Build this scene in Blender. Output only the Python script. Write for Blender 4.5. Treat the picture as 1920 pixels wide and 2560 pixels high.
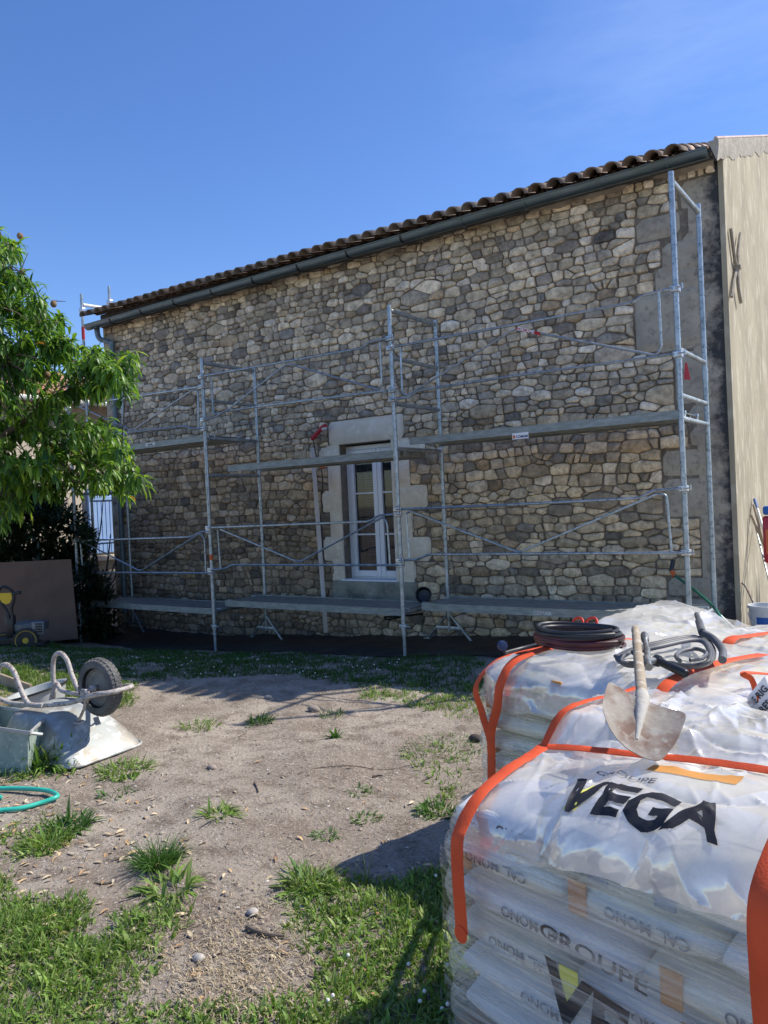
import bpy, bmesh, math, random
import numpy as np
from mathutils import Vector, Matrix, noise
from math import sin, cos, pi, radians
random.seed(7); rng = np.random.default_rng(7)
S = bpy.context.scene
for o in list(bpy.data.objects): bpy.data.objects.remove(o)

# ------------------------------------------------------------------ camera, sky, sun, exposure
CAM = Vector((10.7313, -7.0081, 1.6518)); YAW, PITCH, ROLL, FPX = .6125, -.0113, -.046, 1936.8
_f = Vector((-sin(YAW)*cos(PITCH), cos(YAW)*cos(PITCH), sin(PITCH)))
_r = Vector((cos(YAW), sin(YAW), 0)); _u = _r.cross(_f)
R_ = cos(ROLL)*_r + sin(ROLL)*_u; U_ = -sin(ROLL)*_r + cos(ROLL)*_u
cd = bpy.data.cameras.new("camera"); cam = bpy.data.objects.new("camera", cd); S.collection.objects.link(cam)
m = Matrix((( R_.x, U_.x, -_f.x, CAM.x), (R_.y, U_.y, -_f.y, CAM.y), (R_.z, U_.z, -_f.z, CAM.z), (0,0,0,1)))
cam.matrix_world = m
cd.sensor_width = 36; cd.lens = 36*FPX/2560; cd.clip_start = .05; cd.clip_end = 2000
S.camera = cam
SUN = Vector((.62, .64, 1.0)).normalized()
EL = math.asin(SUN.z); AZ = math.atan2(SUN.x, SUN.y)
W = bpy.data.worlds.new("World"); S.world = W; W.use_nodes = True
nt = W.node_tree; nt.nodes.clear()
out = nt.nodes.new('ShaderNodeOutputWorld'); bg = nt.nodes.new('ShaderNodeBackground'); sky = nt.nodes.new('ShaderNodeTexSky')
sky.sky_type = 'NISHITA'; sky.sun_disc = False; sky.sun_elevation = EL; sky.sun_rotation = AZ
sky.air_density = 1.0; sky.dust_density = .35; sky.ozone_density = 3.6; sky.altitude = 0
# thin cirrus towards the upper right, mapped by direction
tc = nt.nodes.new('ShaderNodeTexCoord'); mp = nt.nodes.new('ShaderNodeMapping'); mp.inputs['Rotation'].default_value = (.35, .25, -.5)
mp.inputs['Scale'].default_value = (2.2, 9, 14)
nz = nt.nodes.new('ShaderNodeTexNoise'); nz.inputs['Scale'].default_value = 1.0; nz.inputs['Detail'].default_value = 9; nz.inputs['Roughness'].default_value = .62
dotn = nt.nodes.new('ShaderNodeVectorMath'); dotn.operation = 'DOT_PRODUCT'
cdir = (_f*1936.8 + R_*(1780-960) - U_*(60-1280)).normalized(); dotn.inputs[1].default_value = cdir
mr1 = nt.nodes.new('ShaderNodeMapRange'); mr1.inputs[1].default_value = .955; mr1.inputs[2].default_value = 1.0
mr2 = nt.nodes.new('ShaderNodeMapRange'); mr2.inputs[1].default_value = .42; mr2.inputs[2].default_value = .8
mul = nt.nodes.new('ShaderNodeMath'); mul.operation = 'MULTIPLY'
mul2 = nt.nodes.new('ShaderNodeMath'); mul2.operation = 'MULTIPLY'; mul2.inputs[1].default_value = .10
mx = nt.nodes.new('ShaderNodeMixRGB'); mx.inputs[2].default_value = (7.5, 8.5, 9.5, 1)
L = nt.links.new
L(tc.outputs['Generated'], mp.inputs[0]); L(mp.outputs[0], nz.inputs[0]); L(nz.outputs[0], mr2.inputs[0])
L(tc.outputs['Generated'], dotn.inputs[0]); L(dotn.outputs['Value'], mr1.inputs[0])
L(mr1.outputs[0], mul.inputs[0]); L(mr2.outputs[0], mul.inputs[1]); L(mul.outputs[0], mul2.inputs[0]); L(mul2.outputs[0], mx.inputs[0])
hsv = nt.nodes.new('ShaderNodeHueSaturation'); hsv.inputs['Saturation'].default_value = 1.2; hsv.inputs['Hue'].default_value = .512
L(sky.outputs[0], mx.inputs[1]); L(mx.outputs[0], hsv.inputs['Color']); L(hsv.outputs[0], bg.inputs[0]); bg.inputs[1].default_value = .14
L(bg.outputs[0], out.inputs[0])
ld = bpy.data.lights.new("sun", 'SUN'); ld.energy = 4.2; ld.angle = radians(.55); ld.color = (1, .94, .84)
sun = bpy.data.objects.new("sun", ld); S.collection.objects.link(sun); sun.rotation_euler = SUN.to_track_quat('Z', 'Y').to_euler()
S.view_settings.view_transform = 'Standard'; S.view_settings.look = 'None'; S.view_settings.gamma = 1
S.view_settings.exposure = .48
S.cycles.max_bounces = 8; S.cycles.transparent_max_bounces = 24

# ------------------------------------------------------------------ helpers
def ray(px, py): return _f + R_*((px-960)/FPX) - U_*((py-1280)/FPX)
def atY(px, py, Y): d = ray(px, py); return CAM + d*((Y-CAM.y)/d.y)
def atZ(px, py, Z=0.): d = ray(px, py); return CAM + d*((Z-CAM.z)/d.z)
def atX(px, py, X): d = ray(px, py); return CAM + d*((X-CAM.x)/d.x)
def atD(px, py, D): return CAM + ray(px, py)*D
OR = {1:(0,550), 2:(640,550), 3:(1280,300), 4:(0,1100), 5:(640,1000), 6:(1280,950)}
def cr(k, x, y): return OR[k][0]+x*.3858, OR[k][1]+y*.3858
def A(k, x, y, Y=0.): return atY(*cr(k, x, y), Y)

def tag(o, label=None, cat=None, group=None, kind=None):
    if label: o['label'] = label
    if cat: o['category'] = cat
    if group: o['group'] = group
    if kind: o['kind'] = kind
    return o
def empty(name, loc=(0,0,0), rz=0., label=None, cat=None, group=None, rot=None):
    o = bpy.data.objects.new(name, None); S.collection.objects.link(o); o.location = loc
    o.rotation_euler = rot if rot is not None else (0,0,rz); o.empty_display_size = .1
    return tag(o, label, cat, group)
def link(name, me, mat, parent=None, smooth=False):
    o = bpy.data.objects.new(name, me); S.collection.objects.link(o)
    if mat is not None:
        for mm in (mat if isinstance(mat, (list, tuple)) else [mat]): me.materials.append(mm)
    if parent: o.parent = parent
    if smooth: me.polygons.foreach_set('use_smooth', [True]*len(me.polygons))
    return o
class MB:
    def __init__(s): s.v = []; s.f = []; s.m = []; s.mi = 0; s.c = None
    def add(s, vs, fs):
        b = len(s.v); s.v += [tuple(v) for v in vs]; s.f += [tuple(i+b for i in f) for f in fs]; s.m += [s.mi]*len(fs); return s
    def box(s, c, d, rot=None, bev=0.):
        c = Vector(c); hx, hy, hz = d[0]/2, d[1]/2, d[2]/2
        if bev > 0:
            bm = bmesh.new(); bmesh.ops.create_cube(bm, size=1); bmesh.ops.scale(bm, vec=d, verts=bm.verts)
            bmesh.ops.bevel(bm, geom=bm.edges[:], offset=min(bev, min(d)*.45), segments=2, affect='EDGES', profile=.5)
            vs = [v.co.copy() for v in bm.verts]; fs = [[v.index for v in f.verts] for f in bm.faces]; bm.free()
        else:
            vs = [Vector((x, y, z)) for x in (-hx, hx) for y in (-hy, hy) for z in (-hz, hz)]
            fs = [(0,1,3,2), (4,6,7,5), (0,4,5,1), (2,3,7,6), (0,2,6,4), (1,5,7,3)]
        if rot is not None: vs = [rot @ v for v in vs]
        return s.add([v+c for v in vs], fs)
    def tube(s, pts, r, n=8, closed=False, caps=True, sq=1.):
        P = [Vector(p) for p in pts]; N = len(P); rs = r if isinstance(r, (list, tuple)) else [r]*N
        b = len(s.v); up = None; vs = []
        for i in range(N):
            if closed: t = (P[(i+1) % N]-P[i-1])
            else: t = P[min(i+1, N-1)]-P[max(i-1, 0)]
            if t.length < 1e-9: t = Vector((0,0,1))
            t.normalize()
            if up is None:
                up = Vector((0,0,1)) if abs(t.z) < .9 else Vector((1,0,0))
            up = (up - t*up.dot(t))
            if up.length < 1e-6: up = t.orthogonal()
            up.normalize(); sd = t.cross(up)
            for k in range(n):
                a = 2*pi*k/n; vs.append(P[i] + (sd*cos(a) + up*sin(a)*sq)*rs[i])
        fs = []
        for i in range(N if closed else N-1):
            j = (i+1) % N
            for k in range(n):
                l = (k+1) % n; fs.append((i*n+k, i*n+l, j*n+l, j*n+k))
        if not closed and caps: fs += [tuple(range(n))[::-1], tuple((N-1)*n+k for k in range(n))]
        return s.add(vs, fs)
    def lathe(s, prof, n=24, M=None, cap=True):
        M = M or Matrix.Identity(4); vs = []; fs = []
        for r, z in prof:
            for k in range(n): a = 2*pi*k/n; vs.append(M @ Vector((r*cos(a), r*sin(a), z)))
        for i in range(len(prof)-1):
            for k in range(n): l = (k+1) % n; fs.append((i*n+k, i*n+l, (i+1)*n+l, (i+1)*n+k))
        if cap: fs += [tuple(range(n))[::-1], tuple((len(prof)-1)*n+k for k in range(n))]
        return s.add(vs, fs)
    def grid(s, fn, nu, nv):
        vs = [fn(i/(nu-1), j/(nv-1)) for i in range(nu) for j in range(nv)]
        fs = [(i*nv+j, (i+1)*nv+j, (i+1)*nv+j+1, i*nv+j+1) for i in range(nu-1) for j in range(nv-1)]
        return s.add(vs, fs)
    def prism(s, poly, h, M=None):
        n = len(poly); M = M or Matrix.Identity(4)
        vs = [M @ Vector((x, y, 0)) for x, y in poly] + [M @ Vector((x, y, h)) for x, y in poly]
        return s.add(vs, [tuple(range(n))[::-1], tuple(range(n, 2*n))] + [(i, (i+1) % n, n+(i+1) % n, n+i) for i in range(n)])
    def build(s, name, mat, parent=None, smooth=False, local=None):
        me = bpy.data.meshes.new(name)
        v = s.v
        if local is not None: v = [tuple(local @ Vector(p)) for p in v]
        me.from_pydata(v, [], s.f)
        if any(s.m): me.polygons.foreach_set('material_index', s.m)
        me.update()
        o = link(name, me, mat, parent, smooth)
        if smooth:
            try: me.set_sharp_from_angle(angle=radians(45))
            except Exception: pass
        return o
def inv(o):  # world -> local matrix of an unparented empty
    return (Matrix.Translation(o.location) @ o.rotation_euler.to_matrix().to_4x4()).inverted()
def smooth_path(pts, k=6):
    P = [Vector(p) for p in pts]; o = []
    for i in range(len(P)-1):
        a = P[max(i-1, 0)]; b = P[i]; c = P[i+1]; d = P[min(i+2, len(P)-1)]
        for j in range(k):
            t = j/k; o.append(.5*((2*b)+(c-a)*t+(2*a-5*b+4*c-d)*t*t+(-a+3*b-3*c+d)*t**3))
    o.append(P[-1]); return o
def bend(pts, rad=.05, k=4):  # polyline with rounded corners
    P = [Vector(p) for p in pts]; o = [P[0]]
    for i in range(1, len(P)-1):
        a = (P[i-1]-P[i]); b = (P[i+1]-P[i]); r = min(rad, a.length*.45, b.length*.45)
        p0 = P[i]+a.normalized()*r; p1 = P[i]+b.normalized()*r
        for j in range(k+1): t = j/k; o.append((1-t)**2*p0+2*t*(1-t)*P[i]+t*t*p1)
    o.append(P[-1]); return o
def copy_tree(o, parent=None):
    c = o.copy(); S.collection.objects.link(c); c.parent = parent
    for ch in list(o.children): copy_tree(ch, c)
    return c
def nz3(x, y, z=0., s=1.): return noise.noise(Vector((x*s, y*s, z*s)))
def fbm(x, y, z=0., s=1., o=4): return noise.fractal(Vector((x*s, y*s, z*s)), 1.0, 2.0, o)

# ------------------------------------------------------------------ materials
MATS = {}
def mat(name, col, rough=.6, metal=0., var=None, vs=5., vd=6, bump=0., bs=40., spec=.5, col2=None, coord='Object', stretch=None, lo=.35, hi=.65, trans=0., bd=8, vr=.55):
    """noise-mottled principled material; var = second colour"""
    M = bpy.data.materials.new(name); M.use_nodes = True; n = M.node_tree.nodes; l = M.node_tree.links.new
    p = n['Principled BSDF']; p.inputs['Roughness'].default_value = rough; p.inputs['Metallic'].default_value = metal
    p.inputs['Specular IOR Level'].default_value = spec; p.inputs['Base Color'].default_value = (*col, 1)
    t = n.new('ShaderNodeTexCoord'); src = t.outputs[coord]
    if stretch:
        mpn = n.new('ShaderNodeMapping'); mpn.inputs['Scale'].default_value = stretch; l(src, mpn.inputs[0]); src = mpn.outputs[0]
    if var:
        a = n.new('ShaderNodeTexNoise'); a.inputs['Scale'].default_value = vs; a.inputs['Detail'].default_value = vd; a.inputs['Roughness'].default_value = vr; l(src, a.inputs[0])
        r = n.new('ShaderNodeMapRange'); r.inputs[1].default_value = lo; r.inputs[2].default_value = hi; l(a.outputs[0], r.inputs[0])
        x = n.new('ShaderNodeMixRGB'); x.inputs[1].default_value = (*col, 1); x.inputs[2].default_value = (*var, 1)
        l(r.outputs[0], x.inputs[0]); last = x.outputs[0]
        if col2:
            b = n.new('ShaderNodeTexNoise'); b.inputs['Scale'].default_value = vs*3.7; b.inputs['Detail'].default_value = 5; l(src, b.inputs[0])
            r2 = n.new('ShaderNodeMapRange'); r2.inputs[1].default_value = .52; r2.inputs[2].default_value = .68; l(b.outputs[0], r2.inputs[0])
            x2 = n.new('ShaderNodeMixRGB'); x2.inputs[2].default_value = (*col2, 1); l(r2.outputs[0], x2.inputs[0]); l(last, x2.inputs[1]); last = x2.outputs[0]
        l(last, p.inputs['Base Color'])
    if bump:
        a = n.new('ShaderNodeTexNoise'); a.inputs['Scale'].default_value = bs; a.inputs['Detail'].default_value = bd; l(src, a.inputs[0])
        b = n.new('ShaderNodeBump'); b.inputs['Strength'].default_value = 1; b.inputs['Distance'].default_value = bump; l(a.outputs[0], b.inputs['Height']); l(b.outputs[0], p.inputs['Normal'])
    if trans: p.inputs['Transmission Weight'].default_value = trans
    MATS[name] = M; return M
def attr_mat(name, rough=.75, bump=.003, bs=60, nv=.35, ns=30., trans=0., spec=.4, coord='Object'):
    """colour from the Col attribute, mottled"""
    M = bpy.data.materials.new(name); M.use_nodes = True; n = M.node_tree.nodes; l = M.node_tree.links.new
    p = n['Principled BSDF']; p.inputs['Roughness'].default_value = rough; p.inputs['Specular IOR Level'].default_value = spec
    a = n.new('ShaderNodeAttribute'); a.attribute_name = 'Col'; t = n.new('ShaderNodeTexCoord')
    q = n.new('ShaderNodeTexNoise'); q.inputs['Scale'].default_value = ns; q.inputs['Detail'].default_value = 8; q.inputs['Roughness'].default_value = .65; l(t.outputs[coord], q.inputs[0])
    r = n.new('ShaderNodeMapRange'); r.inputs[1].default_value = .3; r.inputs[2].default_value = .7; r.inputs[3].default_value = 1-nv; r.inputs[4].default_value = 1+nv; l(q.outputs[0], r.inputs[0])
    v = n.new('ShaderNodeVectorMath'); v.operation = 'SCALE'; l(a.outputs['Color'], v.inputs[0]); l(r.outputs[0], v.inputs['Scale']); l(v.outputs[0], p.inputs['Base Color'])
    if bump:
        q2 = n.new('ShaderNodeTexNoise'); q2.inputs['Scale'].default_value = bs; q2.inputs['Detail'].default_value = 6; l(t.outputs[coord], q2.inputs[0])
        b = n.new('ShaderNodeBump'); b.inputs['Distance'].default_value = bump; l(q2.outputs[0], b.inputs['Height']); l(b.outputs[0], p.inputs['Normal'])
    if trans:
        tr = n.new('ShaderNodeBsdfTranslucent'); mxs = n.new('ShaderNodeMixShader'); mxs.inputs[0].default_value = trans
        br = n.new('ShaderNodeVectorMath'); br.operation = 'MULTIPLY'; br.inputs[1].default_value = (1.5, 1.5, .7); l(v.outputs[0], br.inputs[0]); l(br.outputs[0], tr.inputs[0])
        l(p.outputs[0], mxs.inputs[1]); l(tr.outputs[0], mxs.inputs[2]); l(mxs.outputs[0], n['Material Output'].inputs[0])
    MATS[name] = M; return M
def setcol(me, cols, dom='POINT'):
    at = me.color_attributes.new('Col', 'FLOAT_COLOR', dom)
    a = np.ones((len(at.data), 4), 'f'); a[:, :3] = cols; at.data.foreach_set('color', a.ravel())
def plastic(name, tint, fmin, fmax, stretch, scale=6, rough=.18, bump=.01, bs=10, lo=.4, hi=.62):
    """thin clear film: transparent mixed with a pale glossy coat by a streak pattern"""
    M = bpy.data.materials.new(name); M.use_nodes = True; n = M.node_tree.nodes; l = M.node_tree.links.new
    p = n['Principled BSDF']; p.inputs['Base Color'].default_value = (*tint, 1); p.inputs['Roughness'].default_value = rough; p.inputs['Specular IOR Level'].default_value = .6
    t = n.new('ShaderNodeTexCoord'); mp_ = n.new('ShaderNodeMapping'); mp_.inputs['Scale'].default_value = stretch; mp_.inputs['Rotation'].default_value = (0, radians(7), 0); l(t.outputs['Object'], mp_.inputs[0])
    q = n.new('ShaderNodeTexNoise'); q.inputs['Scale'].default_value = scale; q.inputs['Detail'].default_value = 8; q.inputs['Roughness'].default_value = .6; l(mp_.outputs[0], q.inputs[0])
    r = n.new('ShaderNodeMapRange'); r.inputs[1].default_value = lo; r.inputs[2].default_value = hi; r.inputs[3].default_value = fmin; r.inputs[4].default_value = fmax; l(q.outputs[0], r.inputs[0])
    q2 = n.new('ShaderNodeTexNoise'); q2.inputs['Scale'].default_value = bs; q2.inputs['Detail'].default_value = 4; q2.inputs['Distortion'].default_value = .2; l(mp_.outputs[0], q2.inputs[0])
    b = n.new('ShaderNodeBump'); b.inputs['Distance'].default_value = bump; l(q2.outputs[0], b.inputs['Height']); l(b.outputs[0], p.inputs['Normal'])
    tr = n.new('ShaderNodeBsdfTransparent'); tr.inputs[0].default_value = (.97, .975, .98, 1)
    tl = n.new('ShaderNodeBsdfTranslucent'); tl.inputs[0].default_value = (*tint, 1)
    m0 = n.new('ShaderNodeMixShader'); m0.inputs[0].default_value = .35; l(p.outputs[0], m0.inputs[1]); l(tl.outputs[0], m0.inputs[2])
    m1 = n.new('ShaderNodeMixShader'); l(r.outputs[0], m1.inputs[0]); l(tr.outputs[0], m1.inputs[1]); l(m0.outputs[0], m1.inputs[2])
    g = n.new('ShaderNodeBsdfGlossy'); g.inputs['Roughness'].default_value = .08 if 'film' not in name else .14; g.inputs[0].default_value = (1,1,1,1); l(b.outputs[0], g.inputs['Normal'])
    m2 = n.new('ShaderNodeMixShader'); m2.inputs[0].default_value = .14 if 'film' not in name else .07; l(m1.outputs[0], m2.inputs[1]); l(g.outputs[0], m2.inputs[2])
    l(m2.outputs[0], n['Material Output'].inputs[0]); MATS[name] = M; return M

galv = mat('galvanised steel', (.33,.38,.40), .42, .75, var=(.50,.54,.56), vs=9, col2=(.22,.25,.26), bump=.0006, bs=60)
galvd = mat('grimy galvanised platform', (.20,.235,.225), .55, .45, var=(.34,.37,.36), vs=7, col2=(.30,.28,.24), bump=.001, bs=50, stretch=(1,4,4))
chrome = mat('bright zinc', (.6,.62,.63), .35, .8, var=(.45,.47,.48), vs=20)
redp = mat('red paint', (.45,.02,.03), .4); orangep = mat('orange paint', (.65,.13,.03), .5)
zinc = mat('weathered zinc gutter', (.11,.15,.165), .42, .25, var=(.17,.215,.23), vs=4, stretch=(1,6,6), bump=.001)
tilem = attr_mat('canal tile clay', .85, .004, 40, .3, 12)
mortar = mat('lime mortar', (.215,.178,.135), .95, var=(.135,.11,.083), vs=3, col2=(.29,.245,.19), bump=.018, bs=22, lo=.4, hi=.6)
stonem = attr_mat('limestone rubble', .85, .016, 26, .5, 13)
blockm = mat('dressed limestone', (.82,.72,.56), .85, var=(.70,.61,.47), vs=3.5, col2=(.86,.78,.64), bump=.004, bs=30)
sillm = mat('mossy stone sill', (.40,.38,.30), .9, var=(.15,.15,.12), vs=4, col2=(.3,.28,.22), bump=.006, bs=25)
pvc = mat('white window frame', (.75,.77,.80), .3, spec=.5)
poleM = mat('pale plastic batten', (.68,.61,.54), .5, var=(.56,.50,.44), vs=4, stretch=(3,3,.5))
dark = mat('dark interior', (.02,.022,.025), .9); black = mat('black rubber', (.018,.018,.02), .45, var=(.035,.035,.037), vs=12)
blackp = mat('black plastic', (.02,.021,.023), .35)
fasciam = mat('grimy eave mortar', (.06,.062,.065), .95, var=(.12,.115,.105), vs=6, bump=.01, bs=18)
woodm = mat('weathered wood', (.42,.33,.23), .8, var=(.30,.23,.16), vs=6, stretch=(1,1,.12), bump=.002, bs=40)
palletm = mat('pallet wood', (.40,.27,.15), .8, var=(.28,.18,.10), vs=8, stretch=(.2,1,1), bump=.002)
plym = mat('brown panel board', (.17,.105,.07), .8, var=(.13,.08,.055), vs=3, bump=.002, bs=60)
orange = mat('orange webbing', (.78,.095,.02), .75, bump=.0012, bs=180, var=(.62,.07,.015), vs=9)
yellowp = mat('yellow plastic', (.62,.42,.03), .45, var=(.48,.33,.05), vs=9)
steelw = mat('galvanised tray with dried mortar', (.36,.38,.365), .55, .25, var=(.33,.30,.25), vs=3.5, col2=(.60,.61,.59), bump=.001, bs=40, lo=.45, hi=.6)
tubew = mat('mortar splashed tube', (.33,.29,.27), .7, .1, var=(.50,.47,.43), vs=14, col2=(.16,.10,.08), bump=.002, bs=70)
tyrem = mat('dusty tyre rubber', (.075,.075,.072), .85, var=(.14,.135,.125), vs=9, bump=.001, bs=80)
hubm = mat('dusty wheel hub', (.13,.13,.12), .8, var=(.24,.23,.20), vs=8)
greenh = mat('turquoise hose', (.03,.42,.30), .35, var=(.05,.50,.38), vs=10)
greend = mat('dark green hose', (.01,.14,.085), .35)
troughm = mat('pale green mortar trough', (.30,.38,.33), .6, var=(.22,.29,.25), vs=7, col2=(.42,.45,.40))
greyp = mat('grey rubber tub', (.30,.33,.33), .5, var=(.42,.43,.42), vs=6)
bluep = mat('blue paint', (.06,.13,.30), .6, var=(.09,.17,.36), vs=5)
shutm = mat('sky blue shutter', (.30,.46,.78), .6, var=(.26,.42,.72), vs=4)
bluelab = mat('blue label', (.02,.12,.42), .5)
whitep = mat('white plastic', (.72,.73,.71), .4, var=(.60,.60,.57), vs=6)
paper = mat('white paper', (.80,.81,.83), .7)
ink = mat('black ink', (.012,.012,.015), .6); greyink = mat('grey print', (.10,.105,.12), .7); inkp = mat('white lettering', (.85,.85,.85), .6); navy = mat('navy lettering', (.02,.03,.10), .6)
sackm = mat('pale paper sack', (.78,.76,.62), .75, var=(.68,.67,.54), vs=5, bump=.003, bs=14)
sackw = mat('white paper sack', (.84,.83,.79), .75, var=(.75,.75,.73), vs=5, bump=.003, bs=14)
orprint = mat('orange print', (.62,.28,.06), .7); grprint = mat('grey printed panel', (.20,.22,.26), .7); yprint = mat('yellow print', (.75,.72,.12), .6)
neighm = mat('sunlit cream render', (.62,.54,.43), .9, var=(.48,.42,.34), vs=1.6, col2=(.70,.63,.52), bump=.004, bs=15)
barkm = mat('bark', (.10,.075,.055), .9, var=(.16,.13,.10), vs=12, bump=.004, bs=30)
leafm = attr_mat('glossy leaf', .38, 0, 10, .15, 20, trans=.5, spec=.5)
grassm = attr_mat('grass blade', .5, 0, 10, .12, 20, trans=.3, spec=.35)
litter = attr_mat('dry litter', .85, 0, 10, .2, 60)
membrane = mat('black ground membrane', (.02,.02,.022), .55, var=(.045,.04,.036), vs=4, col2=(.07,.06,.05), bump=.01, bs=9)
wrapm = plastic('stretch film', (.94,.90,.80), .05, .48, (.7,.7,14), 5, .2, .006, 7)
sheetm = plastic('milky plastic sheet', (.90,.87,.81), .42, .85, (2.0,2.0,2.0), 2.0, .22, .004, 5)
silverm = plastic('crinkled film', (.83,.82,.79), .30, .85, (2.5,2.5,2.5), 6, .15, .01, 9)
rust = mat('rusty mortar-caked steel', (.19,.115,.08), .85, 0, var=(.30,.26,.21), vs=9, col2=(.36,.325,.27), bump=.002, bs=60, lo=.42, hi=.58)
cakem = mat('dried mortar', (.40,.37,.31), .95, var=(.48,.45,.39), vs=20, bump=.004, bs=60)
redhose = mat('dark red hose', (.13,.02,.02), .45, var=(.05,.012,.014), vs=7)
fruitm = mat('unripe peach', (.24,.19,.10), .85, var=(.22,.12,.07), vs=20)
glassm = mat('window glass', (.03,.035,.04), .03, spec=.8); glassm.node_tree.nodes['Principled BSDF'].inputs['Alpha'].default_value = .45
curtm = mat('patterned lace curtain', (.10,.13,.18), .9)
def tweak_gable():
    M = mat('ochre streaked render', (.46,.40,.28), .92, var=(.30,.26,.18), vs=2.2, col2=(.52,.47,.35), bump=.010, bs=22, stretch=(1,1.1,.42), lo=.30, hi=.72)
    n = M.node_tree.nodes; l = M.node_tree.links.new; p = n['Principled BSDF']
    src = p.inputs['Base Color'].links[0].from_socket
    g = n.new('ShaderNodeNewGeometry'); s = n.new('ShaderNodeSeparateXYZ'); l(g.outputs['Position'], s.inputs[0])
    # pale limewash at the verge, ragged darker tongues rising from the foot
    q = n.new('ShaderNodeTexNoise'); q.inputs['Scale'].default_value = 3; q.inputs['Detail'].default_value = 6
    t = n.new('ShaderNodeMapping'); t.inputs['Scale'].default_value = (1, 2.2, .12); l(g.outputs['Position'], t.inputs[0]); l(t.outputs[0], q.inputs[0])
    a = n.new('ShaderNodeMath'); a.operation = 'MULTIPLY'; a.inputs[1].default_value = 2.4; l(q.outputs[0], a.inputs[0])
    b = n.new('ShaderNodeMath'); b.operation = 'SUBTRACT'; l(a.outputs[0], b.inputs[0]); l(s.outputs['Z'], b.inputs[1])
    r = n.new('ShaderNodeMapRange'); r.inputs[1].default_value = .72; r.inputs[2].default_value = .95; l(b.outputs[0], r.inputs[0])
    x = n.new('ShaderNodeMixRGB'); x.inputs[2].default_value = (.13,.115,.085,1); l(r.outputs[0], x.inputs[0]); l(src, x.inputs[1]); l(x.outputs[0], p.inputs['Base Color'])
    return M
gablem = tweak_gable()

# ------------------------------------------------------------------ terrain
def smst(a, b, x): t = min(1, max(0, (x-a)/(b-a))); return t*t*(3-2*t)
def gz(x, y):
    k = smst(-1.8, .2, y)
    h = k*max(-.28, min(.12, .055*(x-6.6)))
    return h
def ground_h(x, y):
    if abs(x) > 14 or y < -8 or y > 3: return gz(x, y)
    return gz(x, y) + .022*fbm(x, y, 0, 1.3, 3) + .010*fbm(x, y, 3, 7, 3)
def ground():
    xs = sorted(set([-300,-150,-60,-30,-18,-10,-7,-5,-3.5,-2.5] + list(np.arange(-2, 12.01, .06)) + [13,14,16,20,30,60,150,300]))
    ys = sorted(set([-300,-100,-40,-20,-12,-9,-8,-7.4] + list(np.arange(-7, 3.01, .06)) + [3.5,4.5,6,9,14,25,60,150,300]))
    nx, ny = len(xs), len(ys)
    vs = [(x, y, ground_h(x, y)) for x in xs for y in ys]
    fs = [(i*ny+j, (i+1)*ny+j, (i+1)*ny+j+1, i*ny+j+1) for i in range(nx-1) for j in range(ny-1)]
    M = bpy.data.materials.new('dry soil'); M.use_nodes = True; n = M.node_tree.nodes; l = M.node_tree.links.new
    p = n['Principled BSDF']; p.inputs['Roughness'].default_value = .95; p.inputs['Specular IOR Level'].default_value = .2
    t = n.new('ShaderNodeTexCoord')
    def nse(s, d=8, rgh=.6):
        q = n.new('ShaderNodeTexNoise'); q.inputs['Scale'].default_value = s; q.inputs['Detail'].default_value = d; q.inputs['Roughness'].default_value = rgh; l(t.outputs['Object'], q.inputs[0]); return q.outputs[0]
    def rng_(s, a, b, c=0, d=1):
        r = n.new('ShaderNodeMapRange'); r.inputs[1].default_value = a; r.inputs[2].default_value = b; r.inputs[3].default_value = c; r.inputs[4].default_value = d; l(s, r.inputs[0]); return r.outputs[0]
    def mixc(f, a, b):
        x = n.new('ShaderNodeMixRGB'); l(f, x.inputs[0])
        for i, c in ((1, a), (2, b)):
            if isinstance(c, tuple): x.inputs[i].default_value = (*c, 1)
            else: l(c, x.inputs[i])
        return x.outputs[0]
    c = mixc(rng_(nse(.8, 6), .38, .62), (.315,.26,.205), (.455,.39,.31))
    c = mixc(rng_(nse(5, 8), .47, .64), c, (.215,.172,.132))
    c = mixc(rng_(nse(1.7, 9, .7), .52, .62), c, (.27,.215,.165))
    c = mixc(rng_(nse(60, 4), .55, .66), c, (.48,.42,.35))
    c = mixc(rng_(nse(28, 5), .6, .72), c, (.10,.078,.06))
    l(c, p.inputs['Base Color'])
    b = n.new('ShaderNodeBump'); b.inputs['Distance'].default_value = .028; l(nse(28, 10, .72), b.inputs['Height']); l(b.outputs[0], p.inputs['Normal'])
    me = bpy.data.meshes.new('ground'); me.from_pydata(vs, [], fs); o = link('ground', me, M, None, True); tag(o, kind='structure')
    return o
ground()

def in_poly(x, y, P):
    c = False; j = len(P)-1
    for i in range(len(P)):
        if (P[i][1] > y) != (P[j][1] > y) and x < (P[j][0]-P[i][0])*(y-P[i][1])/(P[j][1]-P[i][1])+P[i][0]: c = not c
        j = i
    return c

# ------------------------------------------------------------------ the stone house
WY = 1.30; X0, X1, ZT = -.85, 9.16, 5.02
house = empty('stone_house', (4, 4, 0), label='long stone farmhouse with rubble wall, clay tile eave and ochre gable', cat='house')
HL = Matrix.Translation((-4, -4, 0))
WO = (4.18, 5.07, .60, 2.47)   # french window opening
def wall_part():
    b = MB()
    for x0, x1, z0, z1 in ((X0, WO[0], -.5, ZT), (WO[1], X1-.03, -.5, ZT), (WO[0], WO[1], WO[3], ZT), (WO[0], WO[1], -.5, WO[2])):
        b.box(((x0+x1)/2, WY+.25, (z0+z1)/2), (x1-x0, .5, z1-z0))
    return b.build('wall', mortar, house, local=HL)
wall_part()
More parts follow.
